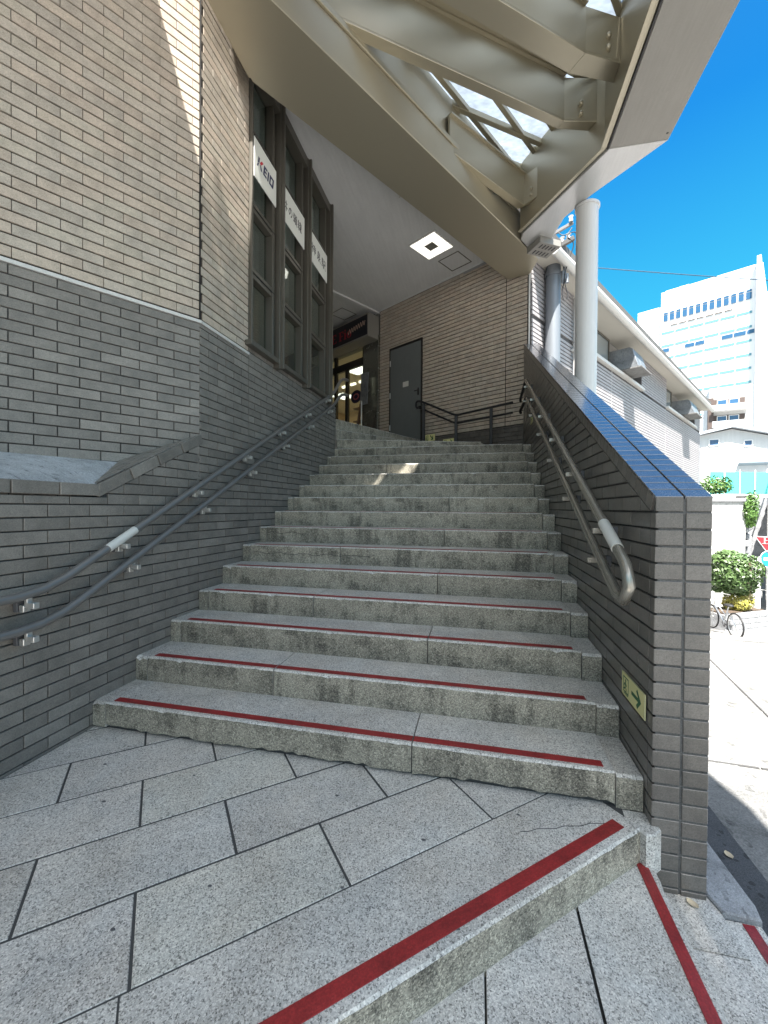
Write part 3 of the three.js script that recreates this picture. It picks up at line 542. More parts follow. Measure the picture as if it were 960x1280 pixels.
function ceilingLight(x, z, size, label, power) {
  const t = thing('ceiling_light', label, 'light', [x, 5.742, z], aTurn + Math.PI / 2, 'square ceiling lights');
  const lm = new THREE.MeshStandardMaterial({ color: 0xffffff, emissive: L(1, 0.97, 0.86), emissiveIntensity: 0.27, roughness: 0.6 });
  part(t, 'tray', moved(box(size + 0.03, 0.02, size + 0.03, 0.003), 0, 0.005, 0), M.trim);
  const k = size / 3;
  for (let i = 0; i < 3; i++) for (let j = 0; j < 3; j++) if (i !== 1 || j !== 1) part(t, 'lamp_cell', moved(box(k - 0.012, 0.014, k - 0.012, 0.003), (i - 1) * k, -0.008, (j - 1) * k), lm);
  part(t, 'centre_plate', moved(box(k - 0.004, 0.012, k - 0.004, 0.002), 0, -0.006, 0), M.canopyGrey);
  const l = new THREE.RectAreaLight(L(1, 0.96, 0.85), power, size, size); l.position.set(0, -0.03, 0); l.rotation.x = -Math.PI / 2; t.add(l); return t;
}
ceilingLight(-0.81, -6.97, 0.52, 'lit square ceiling light above the head of the stairs', 0.4);
ceilingLight(-3.6, -5.6, 0.52, 'lit square ceiling light inside the windows', 1.2);
{ // dim concourse behind the windows
  const g = thing('concourse_room', 'dim concourse interior seen through the station windows', 'room'); g.userData.kind = 'structure';
  const lx = bWorld(-5.2)[0];
  part(g, 'interior_wall', plainBox(0.15, 3.4, 8.8), M.interior, [lx, 4.4, -7.6]);
  part(g, 'interior_wall', plainBox(4.4, 3.4, 0.15), M.interior, [-4.45, 4.4, -3.2]);
  part(g, 'interior_floor', plainBox(4.2, 0.1, 3.2), M.interiorFloor, [-4.45, 2.66, -4.75]);
  { const p = bWorld(-3.9, -0.1); const m = part(g, 'interior_wall', plainBox(3.0, 3.3, 0.12), M.interior, [p[0], 4.35, p[1]]); m.rotation.y = bTurn; }
  part(g, 'interior_counter', moved(box(1.8, 1.1, 0.5, 0.01), -5.2, 3.27, -5.6), M.interior);
}
// ================================================================ canopy
const nearLine = (t) => [0.038 + s32 * t, -5.491 - c32 * t];             // near edge of the inner girder
{
  const g = thing('canopy_girder', 'wide olive steel box girder running along the white ceiling edge', 'girder');
  part(g, 'box_casing', prismXZ([[-2.04, -2.167], [-2.04, -3.42], [0.443, -7.27], [0.79, -7.2], [0.878, -6.80], [0.556, -6.27]].reverse(), 5.2, 5.54, 0.006), M.canopy);
  const off = (t, o) => { const p = nearLine(t); return [p[0] + nA[0] * o, p[1] + nA[1] * o]; }, t0 = -3.9, t1 = 0.97;
  const seg = (o, w, y0, y1, a = t0, b = t1) => { const p = off(a, o), q = off(b, o); return beamBox([p[0], (y0 + y1) / 2, p[1]], [q[0], (y0 + y1) / 2, q[1]], w, y1 - y0); };
  part(g, 'lower_flange', seg(-0.035, 0.13, 5.545, 5.572), M.canopy);
  part(g, 'flange_lip', seg(0.026, 0.012, 5.548, 5.60), M.canopy);
  part(g, 'web', seg(-0.06, 0.03, 5.572, 6.16), M.canopy);
  part(g, 'web_rib', seg(-0.035, 0.02, 5.64, 5.66), M.canopy);
  part(g, 'closing_plate', prismXZ([[-2.04, -2.35], [-2.04, -3.42], [0.40, -7.2], [0.78, -7.15], [0.78, -6.85], [0.45, -6.35]].reverse(), 5.60, 5.72), M.canopy);
  for (const t of [-2.6, -0.9]) { const p = off(t, 0.004), q = off(t, -0.66); part(g, 'weld_seam', cyl(0.004, 0.004, [p[0], 5.2, p[1]], [q[0], 5.2, q[1]], 6), M.canopy); part(g, 'weld_seam', cyl(0.004, 0.004, [p[0] - 0.003, 5.2, p[1]], [p[0] - 0.003, 5.54, p[1]], 6), M.canopy); }
  part(g, 'end_plate', moved(box(0.02, 0.95, 1.2, 0.003), -2.05, 5.68, -2.79), M.canopy);
}
{
  const g = thing('canopy_edge_girder', 'olive steel edge girder with grey cladding over the right parapet', 'girder');
  part(g, 'web', moved(box(0.024, 1.0, 7.4, 0.003), 1.305, 5.72, -1.19), M.canopy);
  const a = [1.305, -4.89], b = [0.548, -6.115];
  part(g, 'web', beamBox([a[0], 5.72, a[1]], [b[0], 5.72, b[1]], 0.024, 1.0), M.canopy);
  part(g, 'bottom_flange', moved(box(0.04, 0.018, 7.4, 0.003), 1.275, 5.222, -1.19), M.canopy);
  part(g, 'bottom_flange', beamBox([a[0] - 0.02, 5.222, a[1] + 0.012], [b[0] - 0.02, 5.222, b[1] + 0.012], 0.04, 0.018), M.canopy);
  part(g, 'gap_line', moved(plainBox(0.012, 0.012, 7.4), 1.326, 5.204, -1.19), M.black);  // black strip standing in for the dark gap beside the cladding
  part(g, 'cladding', prismXZ([[1.334, 2.5], [1.905, 2.5], [1.905, -4.888], [1.334, -4.878]], 5.2, 5.95, 0.006), M.canopyGrey);
  part(g, 'end_cladding', prismXZ([[1.334, -4.884], [1.905, -4.894], [1.335, -5.535], [1.08, -5.90], [0.885, -6.80], [0.565, -6.25], [0.575, -6.115]], 5.2, 5.9, 0.006), M.canopyEndLit);
  part(g, 'cover_screw', moved(new THREE.CylinderGeometry(0.012, 0.012, 0.008, 10), 1.86, 5.197, -4.80), M.black);
}
function roofBeam(p, q, y, w, h, stub, label, bolts) {
  const t = thing('roof_beam', label, 'beam'); const dx = q[0] - p[0], dz = q[1] - p[1], l = Math.hypot(dx, dz), n = [-dz / l, dx / l];
  const far = (a, k = w) => [a[0] - n[0] * k, a[1] - n[1] * k], tp = 0.02;
  const qf = far(q), pf = far(p);
  part(t, 'lower_flange', prismXZ([p, pf, qf, q].map((a) => a), y, y + tp, 0.003), M.canopy);
  part(t, 'web', prismXZ([p, far(p, 0.03), far(q, 0.03), q], y + tp, y + h - tp), M.canopy);
  part(t, 'upper_flange', prismXZ([[p[0] + n[0] * 0.03, p[1] + n[1] * 0.03], far(p, 0.13), far(q, 0.13), [q[0] + n[0] * 0.03, q[1] + n[1] * 0.03]], y + h - tp, y + h), M.canopy);
  part(t, 'end_stub', prismXZ([q, qf, stub[1], stub[0]], y, y + tp, 0.003), M.canopy);
  part(t, 'stub_web', prismXZ([q, [q[0] - n[0] * 0.03, q[1] - n[1] * 0.03], [stub[0][0], stub[0][1] - 0.03], stub[0]], y + tp, y + h - 0.03), M.canopy);
  for (const [x, yy, z, r] of bolts) { const b = part(t, 'bolt', new THREE.SphereGeometry(r, 14, 10), M.canopy, [x, yy, z]); part(b, 'washer', new THREE.CylinderGeometry(r * 1.25, r * 1.25, 0.008, 16).rotateX(Math.PI / 2).translate(0, 0, -r * 0.5), M.canopy); }
  return t;
}
roofBeam([-1.95, -2.12], [0.944, -4.23], 5.62, 0.20, 0.46, [[1.293, -4.40], [1.293, -4.59]], 'olive roof beam with wide dark underside bolted to the straight edge girder', [[1.17, 5.83, -4.325, 0.026], [1.17, 5.72, -4.325, 0.026]]);
roofBeam([-1.323, -3.385], [0.883, -4.893], 5.60, 0.10, 0.50, [[1.235, -4.98], [1.17, -5.08]], 'olive roof beam with bright golden web meeting the bend of the edge girder', [[1.06, 5.78, -4.915, 0.024], [1.06, 5.67, -4.915, 0.024]]);
roofBeam([-0.36, -4.84], [0.572, -5.928], 5.47, 0.10, 0.42, [[0.725, -5.80], [0.66, -5.92]], 'short olive roof beam in the narrow corner of the canopy', [[0.65, 5.62, -5.845, 0.02], [0.65, 5.54, -5.845, 0.02]]);
{ // skylight panes between glazing bars
  const g = thing('skylight', 'dirty translucent glass skylight on a grid of glazing bars', 'skylight');
  const edge = (p, q) => { const nx = -(q[1] - p[1]), ny = q[0] - p[0], l = Math.hypot(nx, ny); return [nx / l, ny / l, -(p[0] * nx + p[1] * ny) / l]; };
  const planes = [[nA[0], nA[1], 3.06], [-1, 0, 1.288], [0, -1, 2.6], [1, 0, 1.98]];
  { const e = edge([0.53, -6.12], [1.29, -4.89]); const c = e[0] * 0 + e[1] * -4 + e[2]; planes.push(c > 0 ? e : e.map((v) => -v)); }
  const Y = 6.17, q0 = -2.855, dq = 0.32, dt = 1.06, tOff = 4.265;
  const K = 0.918 / 0.393, P = (q, t) => { const u = t + K * (q - q0); return [nA[0] * q + dA[0] * u, nA[1] * q + dA[1] * u]; };   // rows along the girder, joints along the beams
  const flat = (poly) => { const sg = new THREE.ShapeGeometry(new THREE.Shape(poly.map(([x, z]) => V2(x, -z)))); sg.rotateX(-Math.PI / 2); sg.translate(0, Y, 0); return boxUV(sg, rnd() * 3, rnd() * 3); };
  const open = [-0.913, -3.05];                                           // gap added in the panes so that one sunbeam reaches the steps
  const oq = nA[0] * open[0] + nA[1] * open[1], ot = dA[0] * open[0] + dA[1] * open[1] - K * (oq - q0);
  for (let i = -1; i < 20; i++) for (let k = -22; k < 6; k++) {
    const qa = q0 + i * dq + 0.012, qb = qa + dq - 0.024, ta = tOff + k * dt + 0.012, tb = ta + dt - 0.024;
    const hit = oq > qa && oq < qb && ot + 0.38 > ta && ot - 0.38 < tb, runs = hit ? [[ta, Math.max(ta, ot - 0.38)], [Math.min(tb, ot + 0.38), tb]].filter(([a, b]) => b - a > 0.02) : [[ta, tb]];
    for (const [u, v] of runs) { const poly = clipPoly([P(qa, u), P(qb, u), P(qb, v), P(qa, v)], planes); if (poly) part(g, 'pane', flat(poly), M.roofGlass); }
  }
  const bar = (name, a, dir, w, h, y) => { let t0 = -1, t1 = 1; for (const [A, Bq, C] of planes) { const f0 = A * a[0] + Bq * a[1] + C + 0.03, df = A * dir[0] + Bq * dir[1]; if (Math.abs(df) < 1e-6) { if (f0 < 0) t1 = -9; continue; } const t = -f0 / df; if (df > 0) t0 = Math.max(t0, t); else t1 = Math.min(t1, t); } if (t1 - t0 > 0.004) part(g, name, beamBox([a[0] + dir[0] * t0, y, a[1] + dir[1] * t0], [a[0] + dir[0] * t1, y, a[1] + dir[1] * t1], w, h), M.canopy); };
  for (let i = 0; i < 20; i++) bar('glazing_bar', P(q0 + i * dq, 2), [dA[0] * 40, dA[1] * 40], 0.055, 0.06, Y - 0.034);
  for (let k = -22; k < 5; k++) bar('cross_bar', P(q0, tOff + k * dt), [0.82 * 24, -0.57 * 24], 0.062, 0.064, Y - 0.037);
}
{ // unseen roof panel, shaped to shade the angled wall around its sun patch
  const m = shade(new THREE.Mesh(prismXZ([[-6, 2.6], [-1.97, 2.6], [-1.97, -1.80], [-2.03, -1.87], [-2.5, -2.36], [-6, -2.36]], 6.05, 6.2), M.roofPanel)); m.name = 'unseen_roof'; scene.add(m); tag(m, 'unseen solid roof panel beside the skylight shaped to shade the angled wall', 'roof');
}
{
  const c = thing('canopy_column', 'round white steel column holding up the canopy corner', 'column', [1.325, -1.0, -5.735]);
  part(c, 'shaft', moved(new THREE.CylinderGeometry(0.130, 0.130, 6.2, 48), 0, 3.1, 0), M.column);
  part(c, 'collar', moved(new THREE.CylinderGeometry(0.147, 0.147, 0.03, 48), 0, 6.17, 0), M.column);
  part(c, 'base_plate', moved(box(0.5, 0.03, 0.5, 0.005), 0, 0.09, 0), M.column);
}
{
  const v = thing('vent_box', 'small slotted grey vent box under the canopy corner', 'vent', [0.90, 5.195, -6.42], 0.55);
  part(v, 'housing', moved(box(0.36, 0.09, 0.30, 0.006), 0, -0.045, 0), M.canopyGrey);
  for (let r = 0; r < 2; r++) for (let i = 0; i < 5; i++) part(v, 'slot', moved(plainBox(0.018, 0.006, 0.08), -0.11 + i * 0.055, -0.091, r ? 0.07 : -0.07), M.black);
}
// ================================================================ station windows
const strokeSets = {                                                    // hand-drawn strokes on a 100 x 100 square
  i: [[[10, 32], [92, 30]], [[4, 66], [96, 64]], [[34, 8], [33, 60], [12, 96]], [[68, 8], [68, 96]]],
  no: [[[52, 22], [44, 62], [26, 80], [12, 62], [24, 34], [50, 20], [78, 26], [90, 50], [82, 74], [58, 90]]],
  atama: [[[6, 14], [44, 14]], [[10, 28], [40, 28], [40, 52], [10, 52], [10, 28]], [[16, 60], [20, 74]], [[36, 58], [32, 74]], [[4, 82], [48, 76]], [[50, 12], [98, 12]], [[72, 12], [68, 28]], [[56, 28], [92, 28], [92, 74], [56, 74], [56, 28]], [[56, 43], [92, 43]], [[56, 58], [92, 58]], [[64, 76], [50, 96]], [[80, 76], [98, 96]]],
  sen: [[[26, 4], [10, 28], [30, 32]], [[38, 16], [10, 54], [42, 46]], [[26, 48], [26, 96]], [[12, 64], [6, 84]], [[40, 62], [46, 78]], [[72, 2], [66, 14]], [[54, 16], [90, 16], [90, 44], [54, 44], [54, 16]], [[54, 30], [90, 30]], [[72, 46], [72, 90], [62, 92]], [[50, 58], [66, 58], [48, 86]], [[92, 52], [78, 66]], [[74, 60], [98, 90]]],
  kami: [[[22, 4], [28, 16]], [[6, 26], [40, 26], [8, 62]], [[24, 44], [24, 96]], [[28, 50], [42, 62]], [[52, 24], [94, 24], [94, 68], [52, 68], [52, 24]], [[52, 46], [94, 46]], [[73, 4], [73, 98]]],
  izumi: [[[50, 2], [42, 12]], [[28, 14], [72, 14], [72, 46], [28, 46], [28, 14]], [[28, 30], [72, 30]], [[50, 48], [50, 92], [38, 92]], [[12, 60], [40, 60], [10, 90]], [[86, 54], [60, 66]], [[56, 62], [94, 94]]],
  eki: [[[10, 10], [10, 60]], [[10, 10], [46, 10]], [[10, 26], [42, 26]], [[10, 42], [42, 42]], [[28, 10], [28, 58]], [[10, 60], [48, 60], [44, 94], [34, 92]], [[8, 72], [4, 90]], [[18, 72], [20, 84]], [[30, 70], [34, 82]], [[58, 10], [92, 10], [92, 44], [58, 44]], [[58, 10], [58, 50], [48, 96]], [[72, 46], [98, 96]]],
};
function glyphs(ctx, keys, x, y, w, h, gap, lw) {
  ctx.lineWidth = lw; ctx.lineCap = 'butt'; ctx.lineJoin = 'miter';
  keys.forEach((k, i) => strokeSets[k].forEach((s) => { ctx.beginPath(); s.forEach(([a, b], j) => { const px = x + i * (w + gap) + a / 100 * w, py = y + b / 100 * h; if (j) ctx.lineTo(px, py); else ctx.moveTo(px, py); }); ctx.stroke(); }));
}
function canvasTex(w, h, draw) { const c = document.createElement('canvas'); c.width = w; c.height = h; const x = c.getContext('2d'); draw(x, w, h); const t = new THREE.CanvasTexture(c); t.colorSpace = THREE.SRGBColorSpace; return t; }
function facePlate(w, h, tex, rough = 0.5, o = {}) { const m = new THREE.MeshStandardMaterial({ map: tex, roughness: rough, ...o }); return [new THREE.PlaneGeometry(w, h), m]; }
const WX = -2.175;                                                       // outer face of the window frames
const bays = [[-3.675, -4.12], [-4.27, -4.865], [-5.05, -5.66]];
const winPanels = [
  canvasTex(512, 384, (c, w, h) => { c.fillStyle = '#e4e6e0'; c.fillRect(0, 0, w, h); c.save(); c.translate(44, 245); c.scale(0.92, 0.92); c.transform(1, 0, -0.22, 1, 0, 0); const P = (col, pts) => { c.fillStyle = col; c.beginPath(); pts.forEach(([x, y], i) => (i ? c.lineTo(x, y) : c.moveTo(x, y))); c.fill(); }, N = '#1b2150';
    P(N, [[20, -118], [56, -118], [56, -62], [20, -44]]); P(N, [[20, -36], [50, -56], [32, 0], [8, 0]]); P('#c8223a', [[62, -66], [104, -118], [146, -118], [96, -58]]); P(N, [[72, -52], [98, -56], [140, 0], [98, 0]]);
    P(N, [[160, -118], [244, -118], [244, -92], [192, -92], [192, -72], [236, -72], [236, -48], [192, -48], [192, -26], [244, -26], [244, 0], [160, 0]]); P(N, [[262, -118], [294, -118], [294, 0], [262, 0]]);
    c.fillStyle = N; c.fillRect(312, -118, 108, 118); c.fillStyle = '#e4e6e0'; c.fillRect(344, -90, 44, 62); c.restore(); }),
  canvasTex(768, 512, (c, w, h) => { c.fillStyle = '#e4e6e0'; c.fillRect(0, 0, w, h); c.strokeStyle = '#23252a'; glyphs(c, ['i', 'no', 'atama', 'sen'], 22, 165, 140, 180, 24, 17); }),
  canvasTex(768, 512, (c, w, h) => { c.fillStyle = '#e4e6e0'; c.fillRect(0, 0, w, h); c.strokeStyle = '#23252a'; glyphs(c, ['kami', 'izumi', 'eki'], 48, 160, 190, 190, 36, 18); }),
];
const winLabels = ['tall station window with a white KEIO sign', 'tall station window with the line name in black characters', 'tall station window with the station name at the end of the row'];
const panelNames = ['white sign panel lettered KEIO in navy with a red stroke', 'white sign panel with four black characters', 'white sign panel with three black characters'];
bays.forEach(([za, zb], i) => {
  const w = za - zb, t = thing('station_window', winLabels[i], 'window', [WX, 2.90, za], Math.PI / 2), H = 2.85;   // local X runs away from the camera
  const y = (v) => v - 2.90;
  part(t, 'sill', moved(box(w + 0.16, 0.05, 0.16, 0.004), w / 2, 0.02, -0.05), M.frame);
  part(t, 'head', moved(box(w + 0.16, 0.12, 0.14, 0.004), w / 2, H - 0.06, -0.04), M.frame);
  const jl = i === 0 ? 0.02 : 0.07;
  part(t, 'jamb', moved(box(0.05, H, 0.10, 0.004), w - 0.025, H / 2, -0.06), M.frame); part(t, 'jamb', moved(box(0.03, H, 0.10, 0.004), 0.0, H / 2, -0.06), M.frame);
  part(t, 'mullion', moved(box(0.075, H + 0.1, 0.13, 0.005), w + (i === 2 ? 0.085 : 0.075), H / 2, -0.03), M.frame);
  part(t, 'mullion_fin', moved(box(0.03, H + 0.1, 0.05, 0.004), w + 0.075, H / 2, 0.045), M.frame);
  for (const [a, b] of [[3.59, 3.69], [4.24, 4.335], [4.965, 5.04]]) { const m = part(t, 'transom', moved(box(w, b - a, 0.085, 0.004), w / 2, y((a + b) / 2), -0.06), M.frame); part(m, 'groove', moved(box(w, 0.012, 0.012, 0.002), w / 2, y((a + b) / 2), -0.014), M.frameDark); }
  for (const [a, b] of [[2.94, 3.59], [3.69, 4.24], [4.335, 4.965], [5.04, 5.66]]) part(t, 'pane', moved(new THREE.BoxGeometry(w - 0.02, b - a, 0.006), w / 2, y((a + b) / 2), -0.085), M.glass);
  const [g, m] = facePlate(w + 0.0, 0.385, winPanels[i], 0.45); const s = part(t, 'sign_panel', moved(box(w, 0.39, 0.008, 0.002), w / 2, y(4.77), 0.0), M.white); s.userData.label = panelNames[i];
  part(s, 'sign_print', moved(g, w / 2, y(4.77), 0.0048), m);
});
// ================================================================ shop front beyond the windows
{
  const t = thing('shop', 'lit shop entrance with dark frames beside the tiled wall', 'shop', BO, bTurn);
  part(t, 'fascia', plainBox(3.2, 0.75, 0.16), M.interior, [-1.65, 5.48, -0.07]);
  const post = (x, y0, y1, w = 0.06) => part(t, 'post', moved(box(w, y1 - y0, 0.07, 0.004), x, (y0 + y1) / 2, -0.03), M.frameDark);
  post(-0.54, 2.72, 5.1); post(-1.16, 2.72, 4.72, 0.09); post(-1.6, 2.72, 5.1, 0.09); post(-2.25, 2.72, 5.1);
  part(t, 'transom', moved(box(1.75, 0.17, 0.08, 0.004), -1.39, 4.78, -0.03), M.frameDark); part(t, 'threshold', moved(box(1.75, 0.05, 0.10, 0.004), -1.39, 2.735, -0.03), M.frameDark);
  part(t, 'side_panel', moved(box(0.50, 2.42, 0.06, 0.004), -0.262, 3.925, 0.005), M.stainless); part(t, 'side_trim', moved(box(0.03, 2.5, 0.09, 0.003), -0.005, 3.95, 0.01), M.stainless);
  for (const [a, b] of [[-0.57, -1.115], [-1.205, -1.555], [-1.645, -2.22]]) part(t, 'pane', moved(new THREE.BoxGeometry(a - b, 1.93, 0.006), (a + b) / 2, 3.73, -0.03), M.glass);
  part(t, 'upper_pane', moved(new THREE.BoxGeometry(1.6, 0.24, 0.006), -1.39, 4.985, -0.03), M.glass);
  // the room behind the glass
  part(t, 'back_wall', plainBox(6.4, 3.2, 0.1), M.shopWall, [-3.3, 4.2, -4.3]); part(t, 'side_wall', plainBox(0.1, 3.2, 4.3), M.shopWall, [-0.35, 4.2, -2.17]); part(t, 'side_wall', plainBox(0.1, 3.2, 4.3), M.shopWall, [-6.4, 4.2, -2.17]);
  part(t, 'room_floor', plainBox(6.0, 0.08, 4.2), M.interiorFloor, [-3.35, 2.68, -2.15]); part(t, 'room_ceiling', plainBox(6.0, 0.08, 4.2), M.shopCeil, [-3.35, 5.17, -2.15]);
  for (const [x, z, w] of [[-3.6, -3.4, 0.9], [-2.5, -2.9, 0.6], [-1.9, -1.2, 0.4], [-4.8, -2.6, 0.8]]) for (let k = 0; k < 4; k++) part(t, 'shelf', moved(box(w, 0.03, 0.35, 0.004), x, 3.0 + k * 0.36, z), M.shelfDark);
}
for (const [x, z, lab] of [[-1.85, -0.95, 'bright ceiling panel light just inside the shop entrance'], [-4.2, -2.4, 'bright ceiling panel light deep inside the shop']]) {
  const t = thing('shop_light', lab, 'light', [bWorld(x, z)[0], 5.10, bWorld(x, z)[1]], bTurn, 'shop ceiling lights');
  const lm = new THREE.MeshStandardMaterial({ color: 0xffffff, emissive: L(1, 0.95, 0.84), emissiveIntensity: 0.6 });
  part(t, 'tray', moved(box(0.66, 0.03, 0.66, 0.004), 0, 0.012, 0), M.trim); for (let i = 0; i < 3; i++) part(t, 'lamp_tube', moved(box(0.60, 0.02, 0.16, 0.005), 0, -0.01, (i - 1) * 0.2), lm);
  const l = new THREE.RectAreaLight(L(1, 0.86, 0.62), 9, 0.6, 0.6); l.position.set(0, -0.04, 0); l.rotation.x = -Math.PI / 2; t.add(l);
}
{
  const t = thing('strip_light', 'row of small lit lamps along the shop ceiling', 'light', [bWorld(-2.75, -1.75)[0], 5.10, bWorld(-2.75, -1.75)[1]], bTurn);
  const lm = new THREE.MeshStandardMaterial({ color: 0xffffff, emissive: L(1, 0.9, 0.7), emissiveIntensity: 0.6 });
  for (let i = 0; i < 4; i++) part(t, 'lamp_tube', moved(box(0.22, 0.06, 0.07, 0.01), -0.6 + i * 0.4, 0, 0), lm);
  const l = new THREE.RectAreaLight(L(1, 0.86, 0.62), 3, 1.5, 0.08); l.position.set(0, -0.04, 0); l.rotation.x = -Math.PI / 2; t.add(l);
}
{
  const t = thing('shop_sign', 'navy shop sign box with red lettering over the entrance', 'sign', [bWorld(-1.2, 0.02)[0], 5.36, bWorld(-1.2, 0.02)[1]], bTurn);
  part(t, 'casing', moved(box(2.4, 0.52, 0.34, 0.01), 0, 0, 0.17), M.canopyGrey);
  const tx = canvasTex(1024, 192, (c, w, h) => { c.fillStyle = '#0a0a1c'; c.fillRect(0, 0, w, h); c.fillStyle = '#a3132c'; c.font = 'bold 130px serif'; c.fillText('E Fio', 470, 150); c.strokeStyle = '#d9b9a6'; c.lineWidth = 7; c.beginPath(); for (let i = 0; i <= 60; i++) { const x = 740 + i * 4.2, y = 96 - i * 0.5 + 22 * Math.sin(i * 0.8); if (i) c.lineTo(x, y); else c.moveTo(x, y); } c.stroke(); });
  const [g, m] = facePlate(2.34, 0.44, tx, 0.3); part(t, 'sign_face', moved(g, 0, 0, 0.3415), m);
}
{
  const t = thing('oval_sign', 'dark blue oval sticker on the shop glass', 'sign', [bWorld(-0.80, -0.02)[0], 3.98, bWorld(-0.80, -0.02)[1]], bTurn);
  const s = new THREE.CylinderGeometry(0.19, 0.19, 0.006, 32); s.rotateX(Math.PI / 2); s.scale(1, 0.82, 1); part(t, 'disc', s, M.signNavy, [0, 0, 0.02]);
  const q = new THREE.TorusGeometry(0.09, 0.02, 8, 24); q.scale(1, 0.7, 0.2); part(t, 'emblem', q, mat([0.45, 0.12, 0.14], 0.5), [0, 0, 0.024]);
}
{
  const t = thing('menu_stand', 'leaning sign board on a stand before the steel panel', 'sign', [bWorld(-0.27, 0.28)[0], 2.72, bWorld(-0.27, 0.28)[1]], bTurn);
  part(t, 'board', moved(box(0.24, 0.72, 0.02, 0.004), 0, 1.30, 0), M.galv).rotation.x = -0.05; part(t, 'pole', cyl(0.016, 0.016, [0.0, 0, 0.02], [0.0, 1.0, 0.02]), M.bracket); part(t, 'brace', cyl(0.035, 0.03, [-0.22, 0.02, 0.02], [-0.04, 0.95, 0.0]), M.shelfDark);
  part(t, 'foot', moved(new THREE.CylinderGeometry(0.13, 0.14, 0.03, 24), 0, 0.015, 0.02), M.bracketDark);
}
// ================================================================ handrails
function bracketParts(parent, x, y, z, side, m = M.bracket) {                            // wall bracket; side = +1 wall on the left
  const b = part(parent, 'bracket', mergeGeometries([moved(box(0.045, 0.03, 0.03, 0.004), side * 0.03, -0.045, 0), moved(box(0.02, 0.05, 0.028, 0.004), side * 0.0, -0.03, 0)]), m, [x, y, z]);
  part(b, 'wall_plate', moved(box(0.026, 0.06, 0.05, 0.004), side * -0.052, -0.05, 0), M.bracketDark);
  part(b, 'cap', moved(box(0.03, 0.036, 0.036, 0.005), side * -0.022, -0.062, 0), m);
}
{
  const x = -2.152, r = 0.0225;
  const mk = (name, label, dy, zb, brs, topz) => {
    const t = thing(name, label, 'handrail'); const y0 = 0.877 - dy, f = (z) => y0 + (-z - (1.645 + (dy ? 0.03 : 0))) * 0.5085;
    part(t, 'rail', bentTube([[x, y0, 1.4], [x, y0, -1.645 - (dy ? 0.03 : 0)], [x, f(topz), topz], [x + 0.02, f(topz) + 0.32 - dy * 0.4, topz - 0.30], [x + 0.04, f(topz) + 0.36 - dy * 0.4, topz - 0.55]], r, 0.16, 14), M.rail);
    for (const z of brs) bracketParts(t, x, z > -1.64 ? y0 : f(z), z, 1); return [t, f];
  };
  const [tu, fu] = mk('handrail', 'upper grey handrail on the long dark wall, with a white plate', 0, 0, [0.9, 0.1, -0.75, -1.575, -2.12, -2.82, -3.53, -4.24, -4.95, -5.66], -5.93);
  mk('handrail', 'lower grey handrail on the long dark wall', 0.165, 0, [0.9, 0.1, -0.75, -1.575, -2.2, -2.91, -3.62, -4.33, -5.04, -5.75], -5.93);
  // plate with raised dots wrapped on the upper rail
  const a = [x, fu(-2.02), -2.02], b = [x, fu(-2.22), -2.22];
  part(tu, 'touch_plate', cyl(r + 0.0025, r + 0.0025, a, b, 20), M.sticker);
}
{
  const x = 0.638, t = thing('handrail', 'double handrail joined by a round end on the glossy parapet', 'handrail'), r = 0.0245;
  const fu = (z) => 1.165 + (-z - 2.17) * 0.501, fl = (z) => fu(z) - 0.215;
  const pts = []; pts.push([x, fu(-6.05), -6.05]); pts.push([x, fu(-2.06), -2.06]);
  const c = new THREE.CurvePath(); const A = V3(x, fu(-6.05), -6.05), Bq = V3(x, fu(-2.04), -2.04), Cq = V3(x, fl(-2.14), -2.14), D = V3(x, fl(-5.9), -5.9);
  c.add(new THREE.LineCurve3(A, Bq)); c.add(new THREE.CubicBezierCurve3(Bq, V3(x, fu(-1.89), -1.89), V3(x, fl(-2.0) - 0.005, -1.955), Cq)); c.add(new THREE.LineCurve3(Cq, D));
  part(t, 'rail', new THREE.TubeGeometry(c, 90, r, 16, false), M.railWarm);
  part(t, 'touch_plate', cyl(r + 0.003, r + 0.003, [x, fu(-2.34), -2.34], [x, fu(-2.12), -2.12], 20), M.sticker);
  for (const z of [-2.35, -3.05, -3.75, -4.45, -5.15, -5.85]) { bracketParts(t, x, fu(z), z, -1, M.railWarm); bracketParts(t, x, fl(z - 0.1), z - 0.1, -1, M.railWarm); }
  // the head of the rails turns along the back wall
  part(t, 'rail_return', bentTube([[x, fu(-6.0), -6.0], [x, fu(-6.1) + 0.01, -6.12], [x, 3.06, -6.9], [x + 0.02, 3.06, -7.02]], 0.02, 0.1, 12), M.railBlack); part(t, 'rail_return', bentTube([[x, fl(-5.9), -5.9], [x, fl(-6.0), -6.02], [x, 2.88, -6.9], [x + 0.02, 2.88, -7.02]], 0.02, 0.1, 12), M.railBlack);
}
